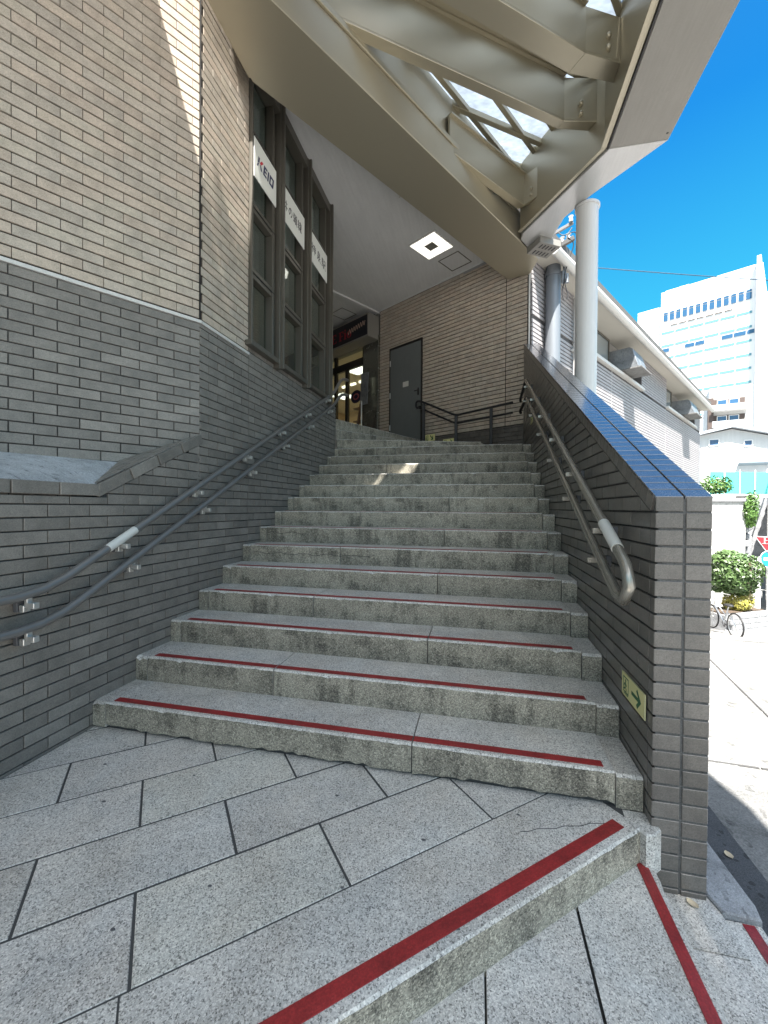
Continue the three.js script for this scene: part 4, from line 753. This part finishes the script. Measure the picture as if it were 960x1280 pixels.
{
  const t = thing('guard_rail', 'black double guard rail on posts before the tiled wall', 'railing');
  const a = bWorld(1.255, 0.15), m = bWorld(2.19, 0.15), e = bWorld(3.33, 0.15);
  part(t, 'rail', bentTube([[a[0] + 0.06, 3.36, a[1] + 0.03], [a[0] - 0.03, 3.34, a[1] - 0.02], [a[0] - 0.03, 3.48, a[1] - 0.02], [a[0] + 0.06, 3.47, a[1] + 0.04], [m[0], 3.05, m[1]], [e[0], 3.09, e[1]]], 0.02, 0.09, 12), M.railBlack);
  part(t, 'rail', bentTube([[a[0] + 0.03, 3.345, a[1] + 0.02], [m[0], 2.90, m[1]], [e[0], 2.92, e[1]]], 0.018, 0.09, 12), M.railBlack);
  for (const [s, y0, y1] of [[1.42, 2.5, 3.40], [2.20, 2.2, 3.04], [2.93, 2.2, 3.06]]) { const p = bWorld(s, 0.15); part(t, 'post', moved(box(0.055, y1 - y0, 0.055, 0.006), p[0], (y0 + y1) / 2, p[1]), M.railBlack); }
}
// exit signs
const exitTex = (down) => canvasTex(512, 200, (c, w, h) => {
  c.fillStyle = '#d8d296'; c.fillRect(0, 0, w, h); c.fillStyle = '#1c5a35'; c.strokeStyle = '#1c5a35';
  // a doorway with a figure leaving
  c.lineWidth = 12; c.strokeRect(40, 30, 120, 130); c.beginPath(); c.arc(92, 58, 14, 0, 7); c.fill(); c.lineWidth = 15; c.lineCap = 'round';
  for (const s of [[[92, 74], [84, 112]], [[84, 112], [108, 132], [104, 158]], [[84, 112], [66, 136], [46, 138]], [[92, 82], [118, 98]], [[90, 80], [64, 92], [58, 108]]]) { c.beginPath(); s.forEach(([x, y], i) => (i ? c.lineTo(x, y) : c.moveTo(x, y))); c.stroke(); }
  c.fillRect(50, 170, 110, 10);
  c.save(); c.translate(345, 100); if (down) c.rotate(0.7); c.lineWidth = 34; c.lineCap = 'butt'; c.lineJoin = 'miter'; c.beginPath(); c.moveTo(-110, 0); c.lineTo(70, 0); c.stroke(); c.beginPath(); c.moveTo(10, -70); c.lineTo(80, 0); c.lineTo(10, 70); c.stroke(); c.restore();
});
const exA = exitTex(false), exB = exitTex(true);
function exitSign(pos, turn, w, h, tex, label) {
  const t = thing('exit_sign', label, 'sign', pos, turn, 'pale green exit arrow signs'); part(t, 'plate', moved(box(w, h, 0.006, 0.001), 0, 0, 0.003), mat([0.55, 0.53, 0.30], 0.5)); const [g, m] = facePlate(w - 0.004, h - 0.004, tex, 0.5); part(t, 'print', moved(g, 0, 0, 0.0066), m); return t;
}
{
  const s = exitSign([0.716, 0.464, -2.122], -Math.PI / 2, 0.285, 0.112, exA, 'pale green exit arrow sign low on the parapet beside the bottom steps'); s.rotation.z = 0;
  exitSign([0.716, 2.56, -6.02], -Math.PI / 2, 0.22, 0.11, exA, 'small exit arrow sign on the parapet near the head of the stairs');
  const p = bWorld(1.60, 0.16), q = bWorld(2.04, 0.16);
  exitSign([p[0], 2.70, p[1]], bTurn, 0.24, 0.13, exB, 'exit sign with downward slanting arrow hung on the guard rail'); exitSign([q[0], 2.57, q[1]], bTurn, 0.25, 0.12, exA, 'exit sign with level arrow hung on the guard rail');
}
// ================================================================ neighbouring building with the vent hoods
{
  const dW = [0.548, -0.8365], t = thing('tiled_building', 'pale tiled building with white gutter and two vent hoods', 'building', [0.835, 0, -7.165], turnOf(...dW));
  const LEN = 14.7, SILL = 4.54, EAVE = 5.42;
  const openings = [[1.7, 6.3], [9.0, 13.6]];
  part(t, 'wall_core', plainBox(LEN, 7.2, 0.2), mat([0.09, 0.085, 0.085], 0.9), [LEN / 2, 1.0, -0.115]);
  const solid = []; { let x = 0; for (const [a, b] of openings) { solid.push([x, a]); x = b; } solid.push([x, LEN]); }
  for (const [a, b] of solid) part(t, 'upper_core', moved(plainBox(b - a, EAVE - SILL + 0.1, 0.2), (a + b) / 2, (SILL + EAVE) / 2, -0.115), mat([0.09, 0.085, 0.085], 0.9));
  const rowMat = phys([0.52, 0.50, 0.515], 0.5, { map: rep(tBrick, 2.2), bumpMap: rep(tBrickBump, 4), bumpScale: 0.0003 }), rows = [];
  for (let y = -2.5; y < SILL - 0.07; y += 0.0727) for (const [a, b] of [[0, 3.9], [3.92, 8.97], [8.99, 11.6], [11.62, LEN]]) rows.push(moved(plainBox(b - a, 0.052, 0.024), (a + b) / 2, y + 0.03, -0.008));
  for (let y = SILL; y < EAVE; y += 0.0727) for (const [a, b] of solid) rows.push(moved(plainBox(b - a, 0.052, 0.024), (a + b) / 2, y + 0.03, -0.008));
  part(t, 'tile_rows', mergeGeometries(rows), rowMat).userData.kind = 'stuff';
  for (const [i, [a, b]] of openings.entries()) {
    part(t, 'window_sill', moved(box(b - a + 0.04, 0.07, 0.16, 0.006), (a + b) / 2, SILL + 0.02, 0.0), M.trim);
    part(t, 'recess_back', moved(plainBox(b - a, EAVE - SILL, 0.05), (a + b) / 2, (SILL + EAVE) / 2, -0.30), mat([0.42, 0.40, 0.37], 0.8));
    const w0 = i ? 9.1 : 1.8, w1 = i ? 10.8 : 4.4, n = i ? 2 : 3, cw = (w1 - w0) / n;
    for (let k = 0; k < n; k++) { const wx = w0 + k * cw, m = part(t, 'window', mergeGeometries([moved(box(0.045, 0.82, 0.06, 0.004), wx + 0.02, SILL + 0.46, -0.24), moved(box(0.045, 0.82, 0.06, 0.004), wx + cw - 0.02, SILL + 0.46, -0.24), moved(box(cw, 0.045, 0.06, 0.004), wx + cw / 2, SILL + 0.08, -0.24), moved(box(cw, 0.045, 0.06, 0.004), wx + cw / 2, SILL + 0.86, -0.24)]), M.frame); part(m, 'pane', moved(plainBox(cw - 0.06, 0.78, 0.01), wx + cw / 2, SILL + 0.46, -0.24), phys([0.26, 0.31, 0.33], 0.08, { clearcoat: 1 })); }
  }
  part(t, 'eave', moved(box(LEN + 0.3, 0.08, 0.58, 0.006), LEN / 2 + 0.1, EAVE + 0.05, 0.02), mat([0.55, 0.52, 0.46], 0.7));
  part(t, 'fascia', moved(box(LEN + 0.3, 0.34, 0.03, 0.005), LEN / 2 + 0.1, EAVE + 0.16, 0.30), mat([0.10, 0.095, 0.09], 0.6));
  const gut = new THREE.CylinderGeometry(0.075, 0.075, LEN + 0.3, 14, 1, false); gut.rotateZ(Math.PI / 2); part(t, 'gutter', gut, M.trim, [LEN / 2 + 0.1, EAVE - 0.02, 0.38]);
  part(t, 'roof', moved(plainBox(LEN + 0.3, 0.06, 4.2), LEN / 2 + 0.1, EAVE + 0.30, -1.85).rotateX(0), mat([0.30, 0.30, 0.30], 0.7));
  part(t, 'downpipe', cyl(0.035, 0.035, [1.62, -2, 0.06], [1.62, 5.35, 0.06], 12), M.trim); part(t, 'pipe_bracket', moved(box(0.12, 0.05, 0.08, 0.004), 1.62, 4.35, 0.05), M.trim);
  for (const [x, y] of [[3.91, 0.95], [8.98, 0.95], [11.61, 0.95]]) part(t, 'movement_joint', moved(plainBox(0.018, 7.1, 0.012), x, y, -0.004), M.trim);
  for (const [xa, len] of [[4.5, 0.78], [11.1, 1.1]]) {
    const p = new THREE.Shape([V2(-0.28, 0), V2(0.32, 0), V2(0.37, 0.04), V2(0.25, 0.44), V2(0.18, 0.49), V2(-0.28, 0.49)]); const g = new THREE.ExtrudeGeometry(p, { depth: len, bevelEnabled: true, bevelSize: 0.01, bevelThickness: 0.01, bevelSegments: 1 }); g.rotateY(-Math.PI / 2);
    g.rotateY(Math.PI); g.translate(0, 0, 0); g.scale(1, 1, 1); const h = part(t, 'vent_hood', boxUV(g), M.galv, [xa, SILL + 0.13, 0]);
    h.scale.z = -1; h.geometry.scale(1, 1, -1); h.scale.z = 1; { const ix = h.geometry.attributes.position; for (let i = 0; i < ix.count; i += 3) { for (const at of ['position', 'normal', 'uv']) { const a = h.geometry.attributes[at], n = a.itemSize; for (let k = 0; k < n; k++) { const q = a.array[(i + 1) * n + k]; a.array[(i + 1) * n + k] = a.array[(i + 2) * n + k]; a.array[(i + 2) * n + k] = q; } } } h.geometry.computeVertexNormals(); }
    part(t, 'hood_tray', moved(box(len + 0.08, 0.035, 0.56, 0.005), xa + len / 2, SILL + 0.115, 0.18), M.gutter);
  }
}
// ================================================================ utility pole and wire
{
  const t = thing('utility_pole', 'grey steel utility pole with cross arms and coiled cable', 'pole', [1.21, -1.07, -7.49]); t.scale.setScalar(0.927);
  part(t, 'shaft', cyl(0.142, 0.128, [0, 0, 0], [0, 7.45, 0], 28), M.poleSteel);
  part(t, 'cross_arm', beamBox([-0.30, 7.12, 0.16], [0.31, 7.40, 0.16], 0.075, 0.075), M.black); part(t, 'cross_arm', beamBox([-0.12, 7.50, 0.12], [0.30, 7.70, 0.12], 0.05, 0.05), M.bracketDark);
  for (const [x, y] of [[0.22, 7.43], [0.12, 7.38], [0.26, 7.74]]) { const b = part(t, 'insulator', moved(new THREE.CylinderGeometry(0.025, 0.035, 0.09, 12), x, y + 0.02, 0.15), M.porcelain); part(b, 'shed', moved(new THREE.CylinderGeometry(0.045, 0.03, 0.02, 12), x, y + 0.05, 0.15), M.porcelain); }
  for (const [x, y, h] of [[0.17, 6.86, 0.3], [0.21, 6.72, 0.16], [0.14, 6.75, 0.22]]) part(t, 'switch_body', moved(new THREE.CylinderGeometry(0.028, 0.028, h, 12), x, y, 0.12), M.galv);
  part(t, 'clamp_band', moved(new THREE.CylinderGeometry(0.145, 0.145, 0.06, 24), 0, 6.86, 0), M.poleSteel); part(t, 'clamp_band', moved(new THREE.CylinderGeometry(0.146, 0.146, 0.05, 24), 0, 7.1, 0), M.poleSteel);
  part(t, 'cable', new THREE.TubeGeometry(new THREE.CatmullRomCurve3([[0.28, 7.6, 0.14], [0.20, 7.42, 0.2], [0.30, 7.3, 0.18], [0.24, 7.05, 0.16], [0.17, 6.8, 0.18], [0.15, 6.62, 0.16], [0.13, 6.42, 0.15], [0.18, 6.3, 0.15], [0.22, 6.42, 0.15], [0.17, 6.62, 0.16], [0.16, 6.78, 0.17]].map((p) => V3(...p))), 70, 0.009, 7), M.black);
  part(t, 'cable', new THREE.TubeGeometry(new THREE.CatmullRomCurve3([[0.05, 7.55, 0.14], [0.12, 7.45, 0.2], [0.33, 7.5, 0.16], [0.36, 7.3, 0.14], [0.40, 7.2, 0.10]].map((p) => V3(...p))), 40, 0.008, 7), M.black);
}
{
  const pts = []; for (let i = 0; i <= 30; i++) { const s = i / 30; pts.push(V3(1.6 + s * 26, 7.0 + 1.1 * s + 1.4 * (s * s - s), -10.2 - s * 9)); }
  const m = shade(new THREE.Mesh(new THREE.TubeGeometry(new THREE.CatmullRomCurve3(pts), 60, 0.012, 6), mat([0.03, 0.07, 0.12], 0.7))); m.name = 'overhead_wire'; scene.add(m); tag(m, 'thin dark overhead wire crossing the blue sky', 'wire');
}
// ================================================================ down the street
function leafBlob(n, R3, size, { hollow = 0.45, flat = 0.0 } = {}) {           // leaf-sized faces filling an uneven crown
  const P = [], bumps = Array.from({ length: 9 }, () => V3(rr(-1, 1), rr(-0.6, 1), rr(-1, 1)).normalize());
  for (let i = 0; i < n; i++) {
    const d = V3(rr(-1, 1), rr(-1, 1), rr(-1, 1)); if (d.lengthSq() > 1 || d.lengthSq() < 0.01) { i--; continue; } d.normalize();
    let k = 0.82; for (const b of bumps) k += 0.14 * Math.max(0, d.dot(b) - 0.75) / 0.25; const r = k * (hollow + (1 - hollow) * Math.cbrt(rnd()));
    const c = V3(d.x * R3[0] * r, Math.max(-R3[1] * (1 - flat), d.y * R3[1] * r), d.z * R3[2] * r);
    const nrm = d.clone().add(V3(rr(-0.8, 0.8), rr(-0.3, 0.9), rr(-0.8, 0.8))).normalize(), a = V3(rr(-1, 1), rr(-1, 1), rr(-1, 1)).cross(nrm).normalize().multiplyScalar(size * rr(0.6, 1.3)), b = nrm.clone().cross(a).normalize().multiplyScalar(size * rr(0.3, 0.5));
    const q = [c.clone().sub(a), c.clone().add(b), c.clone().add(a), c.clone().sub(b)]; for (const j of [0, 1, 2, 0, 2, 3]) P.push(q[j].x, q[j].y, q[j].z);
  }
  const g = new THREE.BufferGeometry(); g.setAttribute('position', new THREE.Float32BufferAttribute(P, 3)); g.computeVertexNormals(); const uv = new Float32Array(P.length / 3 * 2); g.setAttribute('uv', new THREE.BufferAttribute(uv, 2)); return g;
}
const leaf = (c) => phys(c, 0.45, { side: THREE.DoubleSide, transmission: 0.25, thickness: 0 });
const LF = { green: leaf([0.075, 0.135, 0.035]), yellow: leaf([0.33, 0.30, 0.06]), ivy: leaf([0.10, 0.20, 0.04]) };
{
  const t = thing('clipped_tree', 'dense round green shrub tree beside the bicycle', 'tree', [7.20, yStreet(-13.9), -13.95]);
  part(t, 'crown', moved(leafBlob(3800, [0.74, 0.78, 0.68], 0.07), 0, 1.66, 0), LF.green); part(t, 'trunk', cyl(0.06, 0.04, [0, 0, 0], [0.02, 1.5, 0], 10), M.woodPost);
  for (const [a, b] of [[0.35, 0.2], [-0.3, 0.25], [0.1, -0.35]]) part(t, 'branch', cyl(0.03, 0.015, [0, 0.95, 0], [a, 1.5, b], 8), M.woodPost);
}
{
  const t = thing('yellow_shrub', 'low yellow shrub in the stone planter', 'shrub', [7.42, -1.62, -13.98]);
  part(t, 'foliage', moved(leafBlob(900, [0.44, 0.32, 0.34], 0.06, { flat: 0.3 }), 0, 0.26, 0), LF.yellow); part(t, 'stem', cyl(0.02, 0.012, [0, -0.1, 0], [0, 0.2, 0], 7), M.woodPost);
}
{
  const t = thing('planter', 'low grey stone block planter under the round shrub', 'planter', [7.35, yStreet(-14), -14.05], turnOf(0.86, -0.5));
  for (let r = 0; r < 4; r++) for (let i = 0; i < 5; i++) part(t, 'block', moved(box(0.345, 0.135, 0.16, 0.01), -0.72 + i * 0.36 + (r % 2 ? 0.09 : 0), 0.08 + r * 0.145, 0.42), M.concrete);
  part(t, 'body', moved(plainBox(1.75, 0.54, 0.72), 0, 0.27, 0), M.concrete); part(t, 'soil', moved(plainBox(1.6, 0.05, 0.6), 0, 0.56, 0), mat([0.07, 0.05, 0.035], 0.95));
}
function bicycle(pos, turn, label, frameMat) {
  const t = thing('bicycle', label, 'bicycle', pos, turn, 'parked bicycles'), r = 0.31;
  for (const x of [-0.50, 0.50]) { const w = part(t, 'wheel', new THREE.TorusGeometry(r, 0.020, 8, 32), M.black, [x, r + 0.02, 0]); part(w, 'rim', new THREE.TorusGeometry(r - 0.022, 0.010, 6, 32), M.bracket); const sp = []; for (let i = 0; i < 12; i++) { const a = i / 12 * Math.PI * 2; sp.push(cyl(0.002, 0.002, [0, 0, 0], [Math.cos(a) * (r - 0.02), Math.sin(a) * (r - 0.02), 0], 4)); } sp.push(new THREE.CylinderGeometry(0.02, 0.02, 0.08, 10).rotateX(Math.PI / 2)); part(w, 'spokes', mergeGeometries(sp), M.bracket); }
  const tube = (a, b, q = 0.016) => cyl(q, q, a, b, 8), bb = [-0.05, 0.30, 0], seat = [-0.20, 0.72, 0], head = [0.36, 0.78, 0], hub0 = [-0.5, 0.33, 0], hub1 = [0.5, 0.33, 0];
  part(t, 'frame', mergeGeometries([tube(bb, seat), tube(bb, [0.38, 0.66, 0], 0.02), tube([-0.12, 0.5, 0], head, 0.014), tube(bb, hub0, 0.011), tube(hub0, [-0.17, 0.62, 0], 0.010)]), frameMat);
  part(t, 'fork', mergeGeometries([tube(hub1, [0.39, 0.66, 0.0], 0.012), tube([0.39, 0.66, 0], [0.33, 0.98, 0], 0.014)]), M.bracket);
  part(t, 'handlebar', bentTube([[0.16, 1.0, 0.26], [0.33, 1.0, 0.2], [0.35, 1.0, 0], [0.33, 1.0, -0.2], [0.16, 1.0, -0.26]], 0.012, 0.05, 8), M.bracket);
  part(t, 'saddle', (() => { const g = new THREE.SphereGeometry(0.12, 14, 10); g.scale(1.15, 0.32, 0.75); return g; })(), M.black, [-0.23, 0.80, 0]); part(t, 'seat_post', cyl(0.013, 0.013, [-0.2, 0.7, 0], [-0.23, 0.8, 0], 8), M.bracket);
  const bk = []; for (let i = 0; i < 9; i++) { const y = 0.72 + i * 0.025; for (const [a, b] of [[[0.42, -0.14], [0.70, -0.14]], [[0.70, -0.14], [0.70, 0.14]], [[0.70, 0.14], [0.42, 0.14]], [[0.42, 0.14], [0.42, -0.14]]]) bk.push(cyl(0.004, 0.004, [a[0], y, a[1]], [b[0], y, b[1]], 4)); } part(t, 'basket', mergeGeometries(bk), M.bracket);
  part(t, 'crank', mergeGeometries([new THREE.TorusGeometry(0.085, 0.008, 6, 20).translate(...bb), tube([bb[0], bb[1], 0.06], [bb[0] + 0.1, bb[1] - 0.12, 0.06], 0.008), moved(plainBox(0.09, 0.02, 0.06), bb[0] + 0.12, bb[1] - 0.13, 0.09)]), M.bracketDark);
  part(t, 'kickstand', cyl(0.010, 0.010, [-0.42, 0.3, 0.05], [-0.36, 0.0, 0.16], 6), M.bracket); return t;
}
bicycle([6.43, yStreet(-12.8), -12.75], 1.62, 'silver bicycle with front basket parked before the stone planter', phys([0.5, 0.52, 0.54], 0.3, { metalness: 0.6 }));
bicycle([9.55, -2.49, -16.9], 1.1, 'dark bicycle standing behind the pale gate posts', M.black);
for (const [x, z, y1, m, lab, r] of [[8.36, -15.2, -0.25, M.woodPost, 'slim brown wooden post beyond the round shrub', 0.05], [8.60, -15.3, -0.2, M.white, 'pale gate post beside the brown wooden post', 0.11], [9.05, -15.45, 0.9, M.white, 'white post carrying the two traffic signs', 0.07]]) {
  const t = thing('street_post', lab, 'post', [x, -2.4, z]); part(t, 'shaft', moved(new THREE.CylinderGeometry(r, r, y1 + 2.4, 18), 0, (y1 + 2.4) / 2, 0), m); part(t, 'cap', moved(new THREE.CylinderGeometry(r * 0.8, r * 1.05, 0.05, 18), 0, y1 + 2.42, 0), m);
}
{ // inverted red triangle above a blue disc
  const z = -15.36, x = 9.06, turn = -0.5;
  const t = thing('stop_sign', 'red inverted triangle stop sign with white characters', 'sign', [x, 0.25, z], turn);
  const tri = (s) => new THREE.Shape([V2(-s, s * 0.58), V2(s, s * 0.58), V2(0, -s * 1.15)]); const q = new THREE.ExtrudeGeometry(tri(0.42), { depth: 0.02, bevelEnabled: false });
  const g1 = new THREE.ExtrudeGeometry(tri(0.385), { depth: 0.004, bevelEnabled: false }); part(t, 'plate', q, M.white, [0, 0, 0.05]); part(t, 'face', g1, mat([0.55, 0.03, 0.04], 0.4), [0, 0, 0.071]);
  const bars = [];
  const st = { to: [[[-30, 20], [-30, -18]], [[-30, 2], [-16, 2]], [[-40, -18], [-14, -18]]], ma: [[[-10, 12], [10, 12]], [[-10, 2], [10, 2]], [[0, 20], [0, -14], [-8, -16], [-4, -6], [10, -16]]], re: [[[18, 20], [18, -18]], [[14, 10], [24, 10], [14, -8]], [[22, 6], [30, 4], [28, -14], [36, -14]]] };
  for (const k in st) for (const s of st[k]) for (let i = 0; i + 1 < s.length; i++) { const a = s[i], b = s[i + 1]; bars.push(beamBox([a[0] * 0.0062, a[1] * 0.0052 + 0.11, 0.078], [b[0] * 0.0062, b[1] * 0.0052 + 0.11, 0.078], 0.026, 0.006, 0.001)); }
  part(t, 'lettering', mergeGeometries(bars), M.white);
  const d = thing('direction_sign', 'round blue traffic sign with a white arrow', 'sign', [x, -0.22, z], turn); const disc = new THREE.CylinderGeometry(0.30, 0.30, 0.02, 36); disc.rotateX(Math.PI / 2); part(d, 'disc', disc, mat([0.02, 0.30, 0.55], 0.4), [0, 0, 0.06]);
  const rim = new THREE.TorusGeometry(0.285, 0.014, 6, 36); part(d, 'rim', rim, M.white, [0, 0, 0.07]); const ar = new THREE.Shape([V2(-0.2, -0.05), V2(0.03, -0.05), V2(0.03, -0.13), V2(0.21, 0), V2(0.03, 0.13), V2(0.03, 0.05), V2(-0.2, 0.05)]); part(d, 'arrow', new THREE.ExtrudeGeometry(ar, { depth: 0.004, bevelEnabled: false }), M.white, [0, 0, 0.072]);
}
{
  const t = thing('retaining_wall', 'bright white retaining wall with ivy hanging over its end', 'wall', [8.2, -2.5, -19.95], turnOf(0.98, 0.2));
  part(t, 'wall_face', moved(plainBox(2.5, 4.2, 0.35), 1.1, 2.1, 0), mat([0.72, 0.72, 0.70], 0.8, { map: rep(tConcrete, 0.4) })); part(t, 'coping', moved(box(2.6, 0.14, 0.45, 0.01), 1.1, 4.24, 0.02), M.concrete);
}
{
  const t = thing('stone_wall', 'rough stone wall beside the outdoor steps', 'wall', [10.5, -2.5, -19.3], turnOf(0.5, -0.86));
  part(t, 'bed', moved(plainBox(6, 4.4, 0.3), 3, 2.2, -0.2), M.mortarGrey);
  const stones = []; for (let r = 0; r < 15; r++) for (let i = 0; i < 14; i++) stones.push(moved(box(rr(0.34, 0.42), rr(0.24, 0.28), rr(0.2, 0.3), 0.05), 0.22 + i * 0.42 + (r % 2) * 0.2, 0.15 + r * 0.29, -0.05)); part(t, 'stone_courses', mergeGeometries(stones), M.concrete).userData.kind = 'stuff';
}
{
  const t = thing('outdoor_steps', 'pale concrete steps climbing beside the stone wall', 'staircase', [10.6, -2.5, -18.1], turnOf(0.86, 0.5));
  for (let i = 0; i < 24; i++) part(t, 'step', moved(box(3.2, 0.17, 0.5, 0.01), 1.5, 0.6 + i * 0.155, -i * 0.27), M.gutter);
  part(t, 'rail', cyl(0.03, 0.03, [0.05, 2.2, 0], [0.05, 2.2 + 3.4, -6.0], 10), M.woodPost); for (let i = 0; i < 5; i++) part(t, 'rail_post', cyl(0.025, 0.025, [0.05, 1.2 + i * 0.8, -i * 1.42], [0.05, 2.2 + i * 0.8, -i * 1.42], 8), M.woodPost);
}
for (const [x, y, z, a, b, lab] of [[10.62, 1.30, -19.3, 0.30, 0.85, 'ivy hanging over the end of the white retaining wall'], [10.75, 2.45, -22.0, 0.8, 0.5, 'ivy climbing the left end of the teal net']]) {
  const t = thing('ivy', lab, 'plant', [x, y, z], 0); part(t, 'foliage', leafBlob(1100, [a, b, 0.22], 0.075, { hollow: 0.05 }), LF.ivy); part(t, 'stem', cyl(0.02, 0.01, [0, 0, 0], [0.05, b * 0.6, 0], 6), M.woodPost);
}
{
  const t = thing('net_fence', 'bright teal net fence above the stone wall', 'fence', [10.7, 2.0, -22.6], turnOf(0.97, -0.24));
  for (let i = 0; i < 5; i++) { part(t, 'net_panel', moved(plainBox(0.70, 1.05, 0.02), 0.4 + i * 0.74, 0.62, rr(-0.02, 0.02)), M.netTeal); }
  for (let i = 0; i < 6; i++) part(t, 'post', moved(new THREE.CylinderGeometry(0.025, 0.025, 1.3, 8), 0.02 + i * 0.74, 0.6, 0.03), M.white);
  part(t, 'base_wall', moved(plainBox(4.2, 4.4, 0.3), 1.9, -2.25, -0.1), M.concrete);
}
function windowSet(parent, list, z, frameM, paneM) { for (const [x, y, w, h] of list) { const f = part(parent, 'window', mergeGeometries([moved(plainBox(0.06, h, 0.06), x - w / 2, y, z), moved(plainBox(0.06, h, 0.06), x + w / 2, y, z), moved(plainBox(w, 0.06, 0.06), x, y - h / 2, z), moved(plainBox(w, 0.06, 0.06), x, y + h / 2, z)]), frameM); part(f, 'pane', moved(plainBox(w - 0.05, h - 0.05, 0.03), x, y, z), paneM); } }
const farWhite = mat([0.78, 0.78, 0.77], 0.8, { map: rep(tPaint, 0.15) });
{
  const t = thing('white_house', 'white rendered house with shallow gabled roof above the teal net', 'house', [14.2, 0, -31.0], turnOf(0.96, 0.28));
  part(t, 'wall', slabXY([[0, -2.5], [6.5, -2.5], [6.5, 5.0], [1.6, 6.5], [0, 6.2]], -5, 0), farWhite);
  part(t, 'roof', mergeGeometries([beamBox([-0.3, 6.25, -2.4], [1.6, 6.66, -2.4], 5.6, 0.16), beamBox([1.6, 6.66, -2.4], [6.9, 5.05, -2.4], 5.6, 0.16)]), mat([0.45, 0.48, 0.52], 0.7));
  windowSet(t, [[0.7, 5.7, 0.5, 0.4], [2.4, 5.55, 0.4, 0.35], [3.6, 4.35, 0.5, 0.6], [5.0, 4.5, 1.0, 0.6]], 0.02, M.white, M.towerGlass);
  const aw = part(t, 'awning', slabXY([[0, 0], [0.55, -0.28], [0.55, -0.34], [0, -0.06]], 0, 1.5).rotateY(-Math.PI / 2).rotateY(Math.PI), mat([0.28, 0.36, 0.42], 0.7), [1.9, 4.35, 0.3]);
}
{
  const t = thing('apartment_block', 'small apartment block with dark balconies behind the white house', 'building', [24.9, 0, -52.2], turnOf(0.94, 0.34));
  part(t, 'wall', plainBox(3.6, 17.5, 6), farWhite, [1.6, 5.9, -3]); part(t, 'corner_fin', plainBox(0.5, 8, 0.5), M.brown, [-0.1, 9.5, 0.3]);
  for (let f = 0; f < 4; f++) { const y = 13.0 - f * 1.75; part(t, 'balcony', mergeGeometries([moved(plainBox(3.0, 0.12, 1.0), 1.5, y - 1.0, 0.5), moved(plainBox(3.0, 0.6, 0.08), 1.5, y - 0.7, 1.0)]), farWhite); part(t, 'balcony_back', plainBox(2.7, 0.75, 0.1), M.brown, [1.45, y, 0.06]); windowSet(t, [[0.9, y - 0.02, 0.8, 0.6], [1.9, y - 0.02, 0.8, 0.6]], 0.13, M.white, M.towerGlass); }
}
{
  const t = thing('office_tower', 'tall white office tower with a row of blue windows', 'building', [38.7, 0, -101.75], turnOf(c32, s32));
  part(t, 'body', plainBox(16.4, 51.5, 14), M.towerWhite, [8.2, 23, -7]); part(t, 'side_body', plainBox(4.6, 48.6, 12), M.towerWhite, [-2.3, 21.7, -6.6]); part(t, 'side_body', plainBox(12, 46, 12), M.towerWhite, [22.4, 20.5, -7.5]); part(t, 'fin', plainBox(0.6, 53, 2), M.towerWhite, [15.9, 23.2, 0.3]); part(t, 'parapet_box', plainBox(4.2, 0.9, 3), M.towerWhite, [2.6, 49.1, -3]);
  for (let i = 0; i < 13; i++) { const x = 0.55 + i * 1.13; const w = part(t, 'window', plainBox(0.78, 1.3, 0.2), M.towerGlass, [x + 0.35, 43.0, 0.03]); part(w, 'upper_pane', plainBox(0.78, 0.34, 0.2), M.towerGlass, [0, 1.0, 0]); }
  for (const y of [39.7, 36.9, 34.2, 31.5, 28.9, 26.2, 23.6, 21.0]) for (let i = 0; i < 6; i++) part(t, 'window', plainBox(2.3, 0.42, 0.16), M.towerTeal, [1.3 + i * 2.5, y + 0.1, 0.02]);
  for (const [x, w] of [[0.7, 1.8], [5.2, 1.6], [6.9, 1.5], [11.3, 1.7], [13.2, 1.8], [14.8, 1.0]]) part(t, 'window', plainBox(w, 0.75, 0.2), M.towerGlass, [x, 36.0, 0.03]);
  for (let i = 0; i < 7; i++) part(t, 'ledge', plainBox(1.3, 0.12, 0.3), M.brown, [2.4 + i * 1.5, 41.2, 0.05]);
}
renderer.render(scene, camera);
